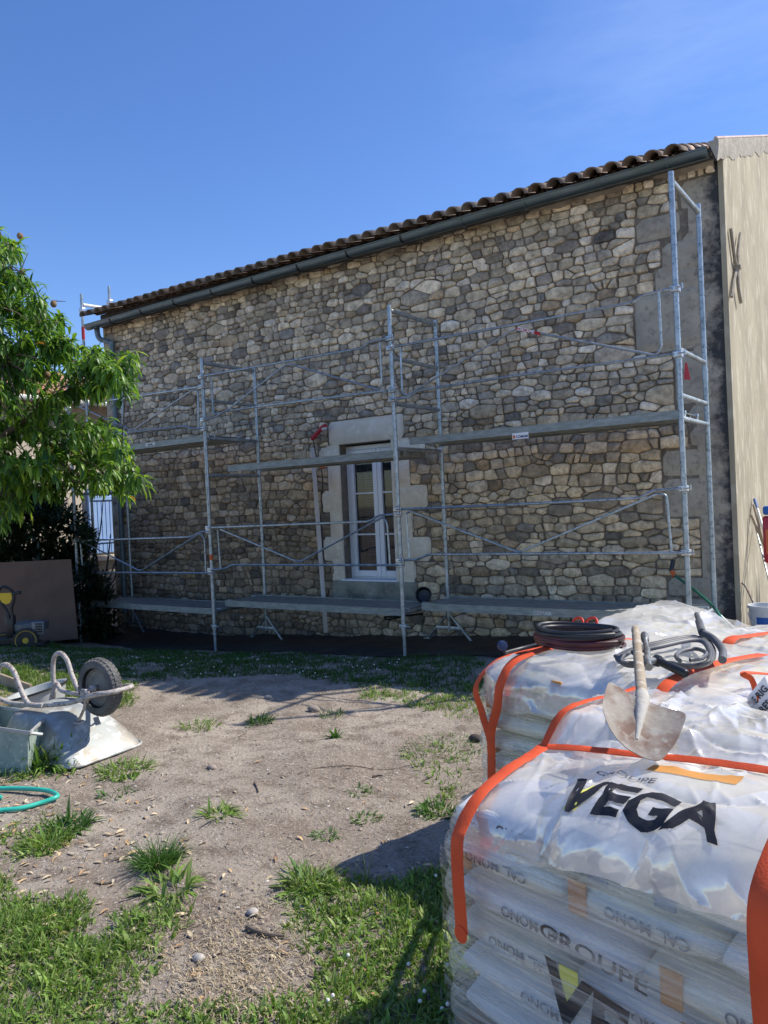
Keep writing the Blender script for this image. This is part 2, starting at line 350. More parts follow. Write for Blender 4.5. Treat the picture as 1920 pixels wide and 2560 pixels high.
# dressed blocks (x0,x1,z0,z1): window surround and right/left quoins; rubble keeps clear of them
SUR = [(4.02,5.27,2.47,2.80),(5.055,5.58,2.19,2.465),(3.83,4.195,2.18,2.465),(3.99,4.195,1.872,2.175),(3.85,4.195,1.555,1.868),(3.99,4.195,1.235,1.55),
       (3.84,4.195,.885,1.23),(4.03,4.195,.625,.88),(5.055,5.33,1.875,2.185),(5.055,5.58,1.54,1.87),(5.055,5.35,1.215,1.535),(5.055,5.60,.89,1.21),(5.055,5.36,.625,.885)]
QUO = []
z = .12; k = 0
rq = random.Random(5)
while z < 4.6:
    h = rq.choice([.22,.3,.42,.55]); w = rq.choice([.30,.38,.5,.66])
    QUO.append((9.13-w, 9.13, z, z+h-.006)); z += h; k += 1
QL = []; z = -.2; k = 0
while z < 4.75:
    h = rq.choice([.25,.3,.36]); w = (.42 if k % 2 else .26)
    QL.append((X0+.005, X0+w, z, z+h-.012)); z += h; k += 1
BIG = [(8.25,8.92,3.10,3.72),(8.3,8.75,4.25,4.5),(8.55,8.95,3.85,4.2)]
EXC = SUR + [(4.02,5.36,.34,.625)] + QUO + QL + BIG + [(WO[0], WO[1], WO[2], WO[3])]
def clip(poly, nx, nz_, d):
    out = []; n = len(poly)
    for i in range(n):
        a = poly[i]; b = poly[(i+1) % n]; da = a[0]*nx+a[1]*nz_-d; db = b[0]*nx+b[1]*nz_-d
        if da <= 0: out.append(a)
        if (da < 0 < db) or (db < 0 < da):
            t = da/(da-db); out.append((a[0]+(b[0]-a[0])*t, a[1]+(b[1]-a[1])*t))
    return out
def chaikin(P):
    o = []
    for i in range(len(P)):
        a = P[i]; b = P[(i+1) % len(P)]
        o.append((a[0]*.82+b[0]*.18, a[1]*.82+b[1]*.18)); o.append((a[0]*.18+b[0]*.82, a[1]*.18+b[1]*.82))
    return o
def rubble():
    r = random.Random(11); seeds = []; z = -.36; AN = 2.05
    while z < ZT+.15:
        big = .5+.5*nz3(0, z, 7, 1.1)
        h = r.uniform(.075, .14); x = X0-.1+r.uniform(0, .1)
        while x < X1+.1:
            lum = 1+.35*smst(5, 9, x)*smst(3.2, .6, z)
            w = (r.uniform(.07, .13) if r.random() < .42 else r.uniform(.12, .27))*lum
            if r.random() < .12: w *= 1.45
            zz = z + .06*nz3(x, z, 1, .7) + r.uniform(-.010, .010)
            if h > .125 and r.random() < .22: # two thin ones stacked
                seeds.append((x+w/2, zz+h*.28, .0)); seeds.append((x+w/2+r.uniform(-.03,.03), zz-h*.28, .0))
            else: seeds.append((x+w/2, zz, (w*.5)**2*r.choice([.4,.6,.8,.9,1.3])))
            x += w
        z += h*.96
    # power diagram in squashed coordinates
    SD = [(x, zz*AN, w) for x, zz, w in seeds if not any(a-.015 < x < b+.015 and c-.012 < zz < d+.012 for a, b, c, d in EXC)]
    H = {}
    for i, s in enumerate(SD): H.setdefault((int(s[0]//.25), int(s[1]//.25)), []).append(i)
    V = []; F = []; C = []; SMO = []
    pal = [((.57,.49,.36),6),((.49,.425,.32),6),((.63,.55,.42),5),((.40,.35,.275),4.5),((.31,.28,.235),2.6),((.24,.23,.21),.9),((.46,.36,.24),.7),((.38,.30,.21),.6),((.62,.565,.47),2.5)]
    cum = [p[0] for p in pal]; wts = [p[1] for p in pal]
    for i, (sx, sz, sw) in enumerate(SD):
        P = [(sx-.3, sz-.3), (sx+.3, sz-.3), (sx+.3, sz+.3), (sx-.3, sz+.3)]
        gx, gzz = int(sx//.25), int(sz//.25); gap = r.uniform(.006, .012)
        for dx in (-2,-1,0,1,2):
            for dz in (-2,-1,0,1,2):
                for j in H.get((gx+dx, gzz+dz), ()):
                    if j == i: continue
                    ox, oz, ow = SD[j]; ex, ez = ox-sx, oz-sz; d2 = ex*ex+ez*ez
                    if d2 > .3: continue
                    L_ = math.sqrt(d2); t = (d2+sw-ow)/(2*d2); nx, nz_ = ex/L_, ez/L_
                    P = clip(P, nx, nz_, nx*sx+nz_*sz + t*L_ - gap)
                    if len(P) < 3: break
                if len(P) < 3: break
            if len(P) < 3: break
        if len(P) < 3: continue
        P = [(x, z_/AN) for x, z_ in P]; cz = sz/AN
        for a, b, c, d in EXC:
            if sx > a-.4 and sx < b+.4 and cz > c-.4 and cz < d+.4:
                q = [(a-sx, (-1, 0), -(b+.012), 0), ]
                opts = [(a-sx, (1, 0, a-.012)), (sx-b, (-1, 0, -(b+.012))), (c-cz, (0, 1, c-.010)), (cz-d, (0, -1, -(d+.010)))]
                g_, cl = max(opts, key=lambda o: o[0])
                P = clip(P, *cl)
                if len(P) < 3: break
        if len(P) < 3: continue
        for cl in ((-1,0,-(X0+.01)), (1,0,X1-.04), (0,1,ZT-.02)):
            P = clip(P, *cl)
            if len(P) < 3: break
        if len(P) < 3: continue
        Q = []
        for k in range(len(P)):   # break long edges so faces chip unevenly
            a_, b_ = P[k], P[(k+1) % len(P)]; Q.append(a_); ll = math.hypot(a_[0]-b_[0], a_[1]-b_[1])
            if ll > .05: t_ = r.uniform(.35,.65); j_ = r.uniform(-.008,.003); Q.append((a_[0]+(b_[0]-a_[0])*t_+(b_[1]-a_[1])/ll*-j_, a_[1]+(b_[1]-a_[1])*t_+(b_[0]-a_[0])/ll*j_))
        P = chaikin(Q) if r.random() < .8 else chaikin(chaikin(Q))
        ar = abs(sum(P[k][0]*P[k-1][1]-P[k-1][0]*P[k][1] for k in range(len(P))))/2
        if ar < .0011: continue
        cx = sum(p[0] for p in P)/len(P); cz = sum(p[1] for p in P)/len(P)
        n = len(P); base = len(V); dep = r.uniform(.014, .045); tilt = (r.uniform(-.12,.12), r.uniform(-.12,.12)); fl = r.random()
        col = np.array(r.choices(cum, wts)[0])*r.uniform(.72, 1.32)*np.array((1.06,1.,.93))
        # stone colour darkened and browned at the lower left and below the upper platform
        lowleft = smst(1.9, 1.55, cz+.12*nz3(cx, cz, 2, 1.2))*smst(6.8, 3.2, cx+.5*nz3(cx, cz, 9, .9))
        lowleft = max(lowleft, .8*smst(2.5, 2.35, cz)*smst(3.2, 2.9, cx))
        col = col*(1-lowleft*.46*np.array((.9, 1., 1.1)))
        lowr = smst(2.9, 2.3, cz)*(1-lowleft)
        col = col*(1+lowr*np.array((.02, -.03, -.12)))
        if cz > 4.3+.2*nz3(cx, 1, 1) and r.random() < .25: col = col*.7
        s1, s2 = (.95, .80) if fl < .5 else (.92, .72)
        for sc, dp, jt in ((1.0, -.004, .0045), (s1, dep*.62, .0055), (s2, dep*.9, .007), (.40, dep*1.0, .007)):
            for k, (px, pz) in enumerate(P):
                x_ = cx+(px-cx)*sc; z_ = cz+(pz-cz)*sc
                y_ = WY - dp - (tilt[0]*(x_-cx)+tilt[1]*(z_-cz))*(dp > 0)*.7
                q = noise.noise(Vector((x_*22+i, z_*22, i*.37)))
                V.append((x_+jt*q*1.5, y_-jt*1.3*noise.noise(Vector((x_*30, z_*30, i*.7))), z_+jt*noise.noise(Vector((x_*25, i, z_*25)))*1.5))
                f_ = 1+.10*q; C.append(col*f_*(.9 if sc == 1.0 else 1))
        for ring in range(3):
            for k in range(n): l_ = (k+1) % n; F.append((base+ring*n+k, base+ring*n+l_, base+(ring+1)*n+l_, base+(ring+1)*n+k))
        V.append((cx, WY-dep*1.1, cz)); C.append(col)
        for k in range(n): F.append((base+3*n+k, base+3*n+(k+1) % n, base+4*n))
        SMO += [r.random() > .4]*(4*n)
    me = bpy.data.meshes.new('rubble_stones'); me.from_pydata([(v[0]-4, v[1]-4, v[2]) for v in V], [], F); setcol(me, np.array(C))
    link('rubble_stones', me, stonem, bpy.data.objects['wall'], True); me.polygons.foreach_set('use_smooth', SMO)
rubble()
def blocks(name, rects, m_, parent, proud=.028, seed=1, bev=.012, cols=None):
    r = random.Random(seed); b = MB()
    for a, c, z0, z1 in rects:
        w, h = c-a, z1-z0; nu, nv = max(3, int(w/.05)), max(3, int(h/.05)); k = r.random()*9; pr = proud*r.uniform(.85, 1.1)
        def fn(u, v):
            e = min(u, 1-u)*w; g = min(v, 1-v)*h; ed = min(e, g)
            x = a+u*w; z = z0+v*h
            cc = .012*smst(.05, 0, e)*smst(.05, 0, g)
            return Vector((x+(cc if u < .5 else -cc), WY-(pr*smst(-.001, .012, ed) if ed > 1e-6 else -.004)-.003*nz3(x, z, k, 9), z+(cc if v < .5 else -cc)))
        b.grid(lambda u, v: fn(u, v), nu, nv)
    return b.build(name, m_, parent, smooth=True, local=HL)
blocks('window_surround', SUR, blockm, house, .034, 3)
b = MB(); b.box((4.095, WY-.003, 1.55), (.20, .026, 1.85)); b.box((5.195, WY-.003, 1.55), (.27, .026, 1.85)); b.build('surround_joints', blockm, house, local=HL)
b = MB(); b.box((4.70, WY-.045+.05, .482), (1.34, .19, .284), bev=.02); b.build('sill_stone', sillm, house, local=HL)
quoinm = mat('mouldy quoin stone', (.47,.415,.325), .9, var=(.36,.315,.245), vs=5, col2=(.29,.255,.20), bump=.006, bs=20)
def mould(M):
    n = M.node_tree.nodes; l = M.node_tree.links.new; p = n['Principled BSDF']; src = p.inputs['Base Color'].links[0].from_socket
    g = n.new('ShaderNodeNewGeometry'); s = n.new('ShaderNodeSeparateXYZ'); l(g.outputs['Position'], s.inputs[0])
    q = n.new('ShaderNodeTexNoise'); q.inputs['Scale'].default_value = 5; q.inputs['Detail'].default_value = 9; q.inputs['Roughness'].default_value = .7; l(g.outputs['Position'], q.inputs[0])
    a = n.new('ShaderNodeMath'); a.operation = 'MULTIPLY_ADD'; a.inputs[1].default_value = .8; l(q.outputs[0], a.inputs[0]); l(s.outputs['X'], a.inputs[2])
    r = n.new('ShaderNodeMapRange'); r.inputs[1].default_value = 9.33; r.inputs[2].default_value = 9.50; l(a.outputs[0], r.inputs[0])
    x = n.new('ShaderNodeMixRGB'); x.inputs[2].default_value = (.045,.047,.048,1); l(r.outputs[0], x.inputs[0]); l(src, x.inputs[1]); l(x.outputs[0], p.inputs['Base Color'])
mould(quoinm); mould(mortar)
blocks('quoin_stones', QUO, quoinm, house, .016, 4)
b = MB(); b.box((8.98, WY-.002, 2.4), (.30, .012, 4.5)); b.build('quoin_joints', quoinm, house, local=HL)
blocks('quoin_stones', QL, quoinm, house, .03, 6)
blocks('large_stones', BIG, quoinm, house, .03, 8)
# gable wall with rake, and the back of the house
EZ, SL, RY, BY = 4.87, .365, 6.0, 11.0
def EZf(x): return 4.945-.0115*(x-4.5)
b = MB(); P = [(WY-.02, -.5), (BY, -.5), (BY, EZ+.02), (RY, EZ+SL*(RY-1.0)), (WY-.02, EZ+SL*(WY-1.0)-.05)]
b.add([(X1-.03, y, z) for y, z in P]+[(X1+.02, y, z) for y, z in P], [(4,3,2,1,0), (5,6,7,8,9)]+[(i, (i+1) % 5, 5+(i+1) % 5, 5+i) for i in range(5)])
b.build('gable_wall', gablem, house, local=HL)
b = MB(); b.add([(X0, y, z) for y, z in P]+[(X0+.05, y, z) for y, z in P], [(4,3,2,1,0), (5,6,7,8,9)]+[(i, (i+1) % 5, 5+(i+1) % 5, 5+i) for i in range(5)])
b.box(((X0+X1)/2, BY-.1, 2.2), (X1-X0-.1, .2, 5.2)); b.build('rear_walls', gablem, house, local=HL)
vergem = mat('whitewashed verge', (.42,.38,.30), .9, var=(.30,.27,.215), vs=5, col2=(.46,.43,.37), bump=.008, bs=20)
b = MB(); n_ = 60
vs = []
for i in range(n_):
    y = .98+(RY-.98)*i/(n_-1); z = EZ+SL*(y-1.0)
    w = .02*nz3(y, 0, 0, 4); dz = .09+.05*nz3(y, 3, 0, 3)+.03*nz3(y, 9, 0, 9)
    if y < 1.3: dz = max(.05, dz)
    vs += [(X1-.05, y, z+.11), (X1+.045+w*.4, y, z+.11+w*.5), (X1+.045+w*.3, y, z+.03), (X1+.025, y, z-dz)]
b.add(vs, [(i*4+k, (i+1)*4+k, (i+1)*4+k+1, i*4+k+1) for i in range(n_-1) for k in range(3)] + [(0,1,2,3)])
b.build('verge', vergem, house, smooth=True, local=HL)
b = MB(); b.tube([(X1+.02, .98, EZ+.112), (X1+.02, RY, EZ+.112+SL*(RY-.96))], .02, 8); pinkt = mat('pink verge tile', (.46,.33,.28), .85, var=(.55,.45,.40), vs=6, bump=.004); b.build('verge_tiles', pinkt, house, smooth=True, local=HL)
# eave band and ragged mortar line below the gutter
b = MB(); b.add([(x, y, z) for x in (X0+.03, X1-.04) for y, z in ((1.22, 4.89), (1.31, 4.89), (1.31, EZf(x)+.13), (1.22, EZf(x)+.10))], [(0,1,2,3), (7,6,5,4), (0,3,7,4), (3,2,6,7), (0,4,5,1), (1,5,6,2)]); b.build('eave_band', fasciam, house, local=HL)
sandm = mat('sandy eave mortar', (.36,.31,.24), .95, var=(.24,.205,.16), vs=5, bump=.012, bs=16)
b = MB(); xs = np.arange(X0+.3, X1-.05, .05)
vs = []
for x in xs:
    d = max(.02, .05+.09*fbm(x, 0, 0, 2.2)+.05*smst(6, 9, x))
    vs += [(x, WY-.10, 4.955), (x, WY-.055-.01*nz3(x, 1, 0, 9), 4.93-d*.4), (x, WY-.034-.008*nz3(x, 5, 0, 7), 4.95-d), (x, WY+.01, 4.95-d-.012)]
b.add(vs, [(i*4+k, (i+1)*4+k, (i+1)*4+k+1, i*4+k+1) for i in range(len(xs)-1) for k in range(3)])
b.build('eave_mortar', sandm, house, smooth=True, local=HL)
# canal tiles: courses of cover tiles over channels
def roof():
    V = []; F = []; C = []; r = random.Random(3); pitch = .205; n = 8; ncol = int((X1-X0-.05)/pitch)-1
    dirv = Vector((0, 1, SL)).normalized(); nrm = Vector((0, -SL, 1)).normalized()
    def tile(x, y0, ln, r0, r1, lift, cup, col):
        base = len(V); th = .014
        o0 = Vector((x, y0, EZf(x)+.035+SL*(y0-1.0)))+nrm*lift; o1 = o0+dirv*ln-nrm*.012*(1 if not cup else 0)
        for (o, rr) in ((o0, r0), (o1, r1)):
            for t in (0, 1):
                q = rr-th*t
                for k in range(n+1):
                    a = pi*k/n
                    if cup: V.append(tuple(o+Vector((-q*cos(a), 0, 0))-nrm*(q*sin(a)*.55)+nrm*.0))
                    else: V.append(tuple(o+Vector((-q*cos(a), 0, 0))+nrm*(q*sin(a)*.92)))
                    C.append(col*(1+.12*nz3(x+a, y0, 1, 5)))
        m1 = n+1
        for k in range(n):
            F.append((base+k, base+k+1, base+2*m1+k+1, base+2*m1+k)); F.append((base+m1+k, base+3*m1+k, base+3*m1+k+1, base+m1+k+1))
            F.append((base+k, base+m1+k, base+m1+k+1, base+k+1)); F.append((base+2*m1+k, base+2*m1+k+1, base+3*m1+k+1, base+3*m1+k))
    pal = [(.50,.30,.20),(.44,.27,.18),(.56,.38,.27),(.36,.25,.19),(.48,.36,.28)]
    for c in range(ncol+1):
        x = X0+.02+c*pitch
        for k in range(15):
            y0 = .90+k*.35*.94+r.uniform(-.012,.012) if k else .90+r.uniform(-.018, .018)
            col = np.array(r.choice(pal))*r.uniform(.8, 1.15)
            if k == 0: col = col*np.array((.36,.42,.46))
            else: col = col*.5+np.array((.20,.17,.14))
            xx = x+r.uniform(-.008,.008)
            tile(xx, y0, .40, .086, .072, .035+.004*r.random(), False, col)
            tile(x+pitch/2, y0+(.22 if k == 0 else .03), .40, .085, .085, .035, True, np.array(r.choice(pal))*(.3 if k == 0 else .55))
    me = bpy.data.meshes.new('roof'); me.from_pydata([(v[0]-4, v[1]-4, v[2]) for v in V], [], F); setcol(me, np.array(C)); link('roof', me, tilem, house, True)
    bb = MB(); y2 = RY
    bb.add([(X0-.1, 1.02, EZ-.03), (X1-.1, 1.02, EZ-.03), (X1-.1, RY, EZ-.03+SL*(RY-1.0)), (X0-.1, RY, EZ-.03+SL*(RY-1.0)), (X0-.1, BY+.3, EZ-.03), (X1-.1, BY+.3, EZ-.03)], [(0,1,2,3), (3,2,5,4)])
    bb.build('roof_deck', fasciam, house, local=HL)
roof()
# gutter with joints, brackets, downpipe
b = MB(); gc = (1.13, 4.955); gr = .082; n = 12; xs = np.linspace(-1.06, 9.085, 40)
vs = []
for x in xs:
    sag = .004*sin(x*2.1)
    for t in (gr, gr-.006):
        for k in range(n+1): a = pi+pi*k/n; vs.append((x, gc[0]+t*cos(a), gc[1]+t*sin(a)*1.0+sag))
m1 = 2*(n+1)
for i in range(len(xs)-1):
    for t in (0, 1):
        for k in range(n): q = i*m1+t*(n+1)+k; b.f.append((q, q+1, q+1+m1, q+m1)); b.m.append(0)
b.v += vs
b.tube([(x, gc[0]-gr, gc[1]+.004*sin(x*2.1)) for x in xs], .011, 8)
for xe in (-1.06, 9.085):
    b.add([(xe, gc[0]+gr*cos(pi+pi*k/n), gc[1]+gr*sin(pi+pi*k/n)) for k in range(n+1)], [tuple(range(n+1))])
gut = b.build('gutter', zinc, house, smooth=True, local=HL)
for x in (-.35, .45, 1.25, 2.1, 2.95, 3.8, 4.65, 5.5, 6.35, 7.15, 8.0, 8.7):
    q = MB(); q.tube([(x, gc[0]+(gr+.004)*cos(pi+pi*k/10), gc[1]+(gr+.004)*sin(pi+pi*k/10)) for k in range(11)], .007, 6, sq=2.2)
    if x < 6: q.tube([(x, 1.10, gc[1]-gr), (x+.10, 1.20, gc[1]-gr-.015), (x+.30, 1.28, gc[1]-gr-.01)], .006, 5)
    q.build('gutter_bracket', blackp if x < 6 else zinc, gut, local=HL)
b = MB(); b.tube(smooth_path([(-.80, 1.13, 4.90), (-.80, 1.13, 4.78), (-.76, 1.15, 4.68), (-.58, 1.20, 4.60), (-.53, 1.21, 4.50), (-.53, 1.21, 4.2), (-.53, 1.21, 0.0)]), .045, 12)
b.build('downpipe', zinc, house, smooth=True, local=HL)
# french window
fw = MB(); y = WY+.16; fx0, fx1, fz0, fz1 = 4.185, 5.065, .62, 2.45
def fr(b, x0, x1, z0, z1, y0, d): b.box(((x0+x1)/2, y0+d/2, (z0+z1)/2), (x1-x0, d, z1-z0), bev=.006)
fr(fw, fx0, fx0+.055, fz0, fz1, y, .06); fr(fw, fx1-.055, fx1, fz0, fz1, y, .06); fr(fw, fx0+.057, fx1-.057, fz1-.055, fz1, y, .06); fr(fw, fx0+.057, fx1-.057, fz0, fz0+.045, y, .06)
frame = fw.build('french_window', pvc, house, local=HL)
for s, (a, c) in enumerate(((4.242, 4.700), (4.706, 5.008))):
    q = MB(); st = .07
    fr(q, a, a+st, .667, 2.393, y-.015, .05); fr(q, c-st, c, .667, 2.393, y-.015, .05)
    for z0, z1 in ((.667, .75), (2.31, 2.393)): fr(q, a+st+.001, c-st-.001, z0, z1, y-.013, .047)
    for zc in (1.24, 1.80): fr(q, a+st+.001, c-st-.001, zc-.011, zc+.011, y-.005, .03)
    sa = q.build('sash', pvc, frame, local=HL)
    q = MB(); q.box(((a+c)/2, y+.022, 1.53), (c-a-2*st+.01, .006, 1.58)); q.build('pane', glassm, sa, local=HL)
b = MB(); b.box((4.62, WY+.045, .632), (.92, .17, .03), bev=.006); b.box((4.62, WY-.035, .621), (.92, .012, .03)); b.build('window_sill', pvc, house, local=HL)
revm = blockm
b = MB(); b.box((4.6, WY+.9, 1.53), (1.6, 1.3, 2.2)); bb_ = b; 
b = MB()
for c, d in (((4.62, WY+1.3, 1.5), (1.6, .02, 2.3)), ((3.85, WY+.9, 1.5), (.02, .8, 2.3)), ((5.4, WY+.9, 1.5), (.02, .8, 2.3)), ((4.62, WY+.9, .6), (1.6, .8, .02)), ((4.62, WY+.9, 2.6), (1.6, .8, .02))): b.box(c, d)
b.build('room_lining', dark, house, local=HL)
cu = MB()
def cf(u, v): return Vector((4.36+.17*u, WY+.33+.012*sin(u*20), .95+1.25*v))
cu.grid(cf, 20, 4)
MC = curtm; n = MC.node_tree.nodes; l = MC.node_tree.links.new; t = n.new('ShaderNodeTexCoord'); w1 = n.new('ShaderNodeTexWave'); w1.inputs['Scale'].default_value = 9; w1.inputs['Distortion'].default_value = 3
w1.bands_direction = 'Z'; x = n.new('ShaderNodeMixRGB'); x.inputs[1].default_value = (.03,.04,.05,1); x.inputs[2].default_value = (.30,.36,.44,1); l(t.outputs['Object'], w1.inputs[0]); l(w1.outputs[0], x.inputs[0]); l(x.outputs[0], n['Principled BSDF'].inputs['Base Color'])
tag(cu.build('lace_curtain', curtm), 'narrow patterned curtain hanging behind the left window panes', 'curtain')
b = MB(); r_ = random.Random(2)
for k in range(26): x = r_.uniform(4.38, 4.9); z = .70+.10*r_.random(); b.tube([(x-.16, WY+.32+.06*r_.random(), z+r_.uniform(-.02,.02)), (x+.16, WY+.32+.06*r_.random(), z+r_.uniform(-.02,.04))], .005, 5)
tag(b.build('kindling_pile', woodm), 'pile of pale sticks lying inside behind the window', 'sticks')
# iron wall anchor on the gable
an = MB(); gx = X1+.045
def gp(px, py, off=0): p = atX(px, py, X1+.02); return Vector((X1+.045+off, p.y, p.z))
pts = [cr(3, *q) for q in ((1400,705),(1425,900),(1437,960),(1420,1050),(1405,1150))]
pa = [Vector((gx, atX(*q, X1+.02).y, atX(*q, X1+.02).z)) for q in pts]
pts = [cr(3, *q) for q in ((1455,740),(1440,850),(1437,960),(1440,1080),(1458,1190))]
pb = [Vector((gx+.012, atX(*q, X1+.02).y, atX(*q, X1+.02).z)) for q in pts]
an.tube(smooth_path(pa), .017, 6); an.tube(smooth_path(pb), .017, 6); an.box(pa[2], (.09, .05, .05), bev=.01)
anm = mat('limewashed iron', (.38,.34,.26), .8, var=(.22,.19,.15), vs=20); an.build('wall_anchor', anm, house, smooth=True, local=HL)

# ------------------------------------------------------------------ neighbour house beyond the left corner
nb = empty('neighbour_house', (-4.5, 6, 0), label='pale cream house with blue shutter and tiled roof beyond the left corner', cat='house')
NL = Matrix.Translation((4.5, -6, 0))
b = MB(); b.box((-7.5, 6, 2.0), (6, 16, 4.3)); b.build('wall', neighm, nb, local=NL)
b = MB(); b.add([(-4.15, -2.3, 4.22), (-4.15, 14.3, 4.22), (-7.5, 14.3, 5.3), (-7.5, -2.3, 5.3), (-10.8, -2.3, 4.22), (-10.8, 14.3, 4.22), (-4.15, -2.3, 4.17), (-4.15, 14.3, 4.17)], [(0,1,2,3), (3,2,5,4), (0,6,7,1)])
for k in range(75):
    y = -2.2+k*.22; b.tube([(-4.12, y, 4.24), (-7.5, y, 5.33)], .085, 8)
tn = mat('orange clay tiles', (.45,.20,.11), .85, var=(.55,.33,.22), vs=9, bump=.004); b.build('roof', tn, nb, smooth=True, local=NL)
b = MB(); b.box((-4.08, 6, 4.12), (.16, 16.6, .10), bev=.03); b.build('gutter', whitep, nb, local=NL)
b = MB(); b.box((-4.45, 3.60, 1.55), (.08, .70, 1.45), bev=.01)
for zc in (1.1, 2.05): b.box((-4.39, 3.60, zc), (.04, .66, .09), bev=.01)
for k in range(7): b.box((-4.40, 3.28+k*.105, 1.55), (.012, .085, 1.42))
b.build('shutter', shutm, nb, local=NL)
b = MB(); b.box((-4.45, 5.4, 1.55), (.06, 1.1, 1.5)); b.build('window', dark, nb, local=NL)
b = MB(); b.box((-4.43, 3.6, .72), (.14, .9, .12)); b.build('window_sill', blockm, nb, local=NL)

# ------------------------------------------------------------------ scaffolding
TR = .0245; BYP = .97
def station(x, ztop, label, bars, first=False, zlow=None):
    g = gz(x, 0); o = empty('scaffolding_bay', (x, 0, 0), label=label, cat='scaffold frame', group='galvanised frames of the scaffold along the stone wall')
    LM = Matrix.Translation((-x, 0, 0))
    for y, nm in ((0, 0), (BYP, 1)):
        gg = gz(x, y) + (0 if y == 0 else .0)
        b = MB(); b.tube([(x, y, gg+.30 if y else gg+.22), (x, y, ztop)], TR, 12)
        # joint sleeves between stacked frames
        for zj in [q for q in (bars[0]-.18, ztop-1.65) if .6 < q < ztop-.3]: b.tube([(x, y, zj-.06), (x, y, zj+.06)], TR+.004, 12)
        b.mi = 1; k = g+.9
        while k < ztop-.1:
            if y: b.tube([(x, y-TR-.001, k), (x, y-TR+.004, k)], .006, 8)
            b.tube([(x+TR-.004, y, k), (x+TR+.001, y, k)], .006, 8); k += .25
        p = b.build('post', [galv, blackp], o, smooth=True, local=LM)
        f = MB()
        if y == 0:
            f.tube([(x, y, gg-.02), (x, y, gg+.26)], .019, 10); f.lathe([(.034,.30),(.034,.34)], 12, Matrix.Translation((x, y, gg)))
            f.box((x, y, gg-.01), (.13,.13,.008)); f.box((x, y+.0, gg+.33), (.09,.05,.05), bev=.01)
            f.tube([(x, y, gg+.33), (x+.10, y-.02, gg+.33)], .007, 6)
        else:
            f.tube([(x, y, gg+.12), (x, y, gg+.36)], .019, 10)
            for dx, dy in ((-.34,.05),(.34,-.05),(.0,.28)):
                f.tube([(x, y, gg+.34), (x+dx, y+dy, gg+.01)], .016, 8); f.box((x+dx, y+dy, gg+.012), (.09,.06,.008))
            f.box((x, y, gg+.16), (.36,.03,.045), bev=.006)
        f.build('base_jack', galv, o, smooth=True, local=LM)
    for zb in bars:
        b = MB(); r = TR*.92 if zb < ztop-.2 else TR
        b.tube([(x, .02, zb), (x, BYP-.02, zb)], r, 10)
        b.build('transom', galv, o, smooth=True, local=LM)
    return o
station(0, 3.71, 'scaffold frame standing at the far left end beside the dark shrub', [.22, 2.01, 2.60, 3.10, 3.64])
station(3, 3.66, 'scaffold frame between the left corner and the french window, red tape low on its post', [.33, 2.12, 2.61, 3.11, 3.60])
station(6, 3.80, 'scaffold frame standing in front of the french window', [.44, 2.24, 2.73, 3.23, 3.745])
fR = station(9, 4.40, 'tallest scaffold frame at the right corner by the ochre gable', [.48, 2.27, 2.47, 2.87, 4.32])
b = MB(); p = A(4, 1375, 760, 0); b.tube([(3, 0, p.z-.035), (3, 0, p.z+.035)], TR+.002, 12); fL = [o for o in bpy.data.objects if o.name.startswith('scaffolding_bay') and abs(o.location.x-3) < .01][0]
b.build('red_tape', orangep, fL, local=Matrix.Translation((-3,0,0)))
tagm = MB(); p = A(3, 1100, 1630, -.03); tagm.prism([(-.02,-.07),(.035,-.08),(.012,.07),(-.005,.07)], .003, Matrix.Translation((p.x+.035, -.03, p.z)) @ Matrix.Rotation(radians(90), 4, 'X'))
tagm.build('red_tag', redp, fR, local=Matrix.Translation((-9,0,0)))

def guard(label, rails, x):
    o = empty('scaffold_guardrail', (x, -.045, 1), label=label, cat='guardrail', group='braced guardrails clamped between the scaffold posts')
    LM = Matrix.Translation((-x, .045, -1))
    for nm, pts, r in rails:
        P = [A(*q, -.045) for q in pts]
        b = MB(); b.tube(bend(P, .07), r, 8); b.build(nm, galv, o, smooth=True, local=LM)
        if nm in ('top_rail', 'bottom_rail'):
            for e in (P[0], P[-1]):
                xs_ = min((0,3,6,9), key=lambda q: abs(q-e.x))
                c = MB(); c.box((xs_, -.012, e.z), (.075, .075, .055), bev=.008); c.tube([(xs_+.01, -.06, e.z), (xs_+.075, -.06, e.z)], .008, 6); c.tube([(xs_+.07, -.06, e.z-.02), (xs_+.07, -.06, e.z+.03)], .006, 6)
                c.build('clamp', chrome, o, local=LM)
    return o
R1 = .0135; R2 = .0115
guard('upper left guardrail with V brace above the left platform, partly behind the peach leaves', [
    ('top_rail', [(1,500,1212),(1,700,1170),(1,1310,1078)], R1), ('brace', [(1,500,1205),(1,860,1365),(1,1250,1100),(1,1283,1105),(1,1287,1350)], R2),
    ('bottom_rail', [(1,500,1415),(1,820,1380),(1,1205,1335),(1,1232,1352),(1,1315,1352)], R1)], 1.5)
guard('upper middle guardrail with inverted V brace, left of the window frame posts', [
    ('top_rail', [(1,1325,1010),(2,690,830),(2,735,790),(2,850,767)], R1), ('brace', [(1,1370,1030),(1,1382,1262),(1,1450,1248),(2,205,930),(2,795,1100),(2,815,1060),(2,803,790)], R2),
    ('bottom_rail', [(1,1330,1290),(1,1395,1280),(1,1445,1242),(2,0,1210),(2,850,1105)], R1)], 4.5)
gR = guard('upper right guardrail with inverted V brace and red sticker', [
    ('top_rail', [(2,880,825),(3,0,1330),(3,785,1183),(3,850,1135),(3,1040,1092)], R1), ('brace', [(2,935,830),(2,948,1128),(2,985,1135),(3,20,1353),(3,930,1525),(3,968,1480),(3,950,1115)], R2),
    ('bottom_rail', [(2,880,1162),(2,985,1152),(2,1050,1105),(3,0,1660),(3,1050,1518)], R1)], 7.5)
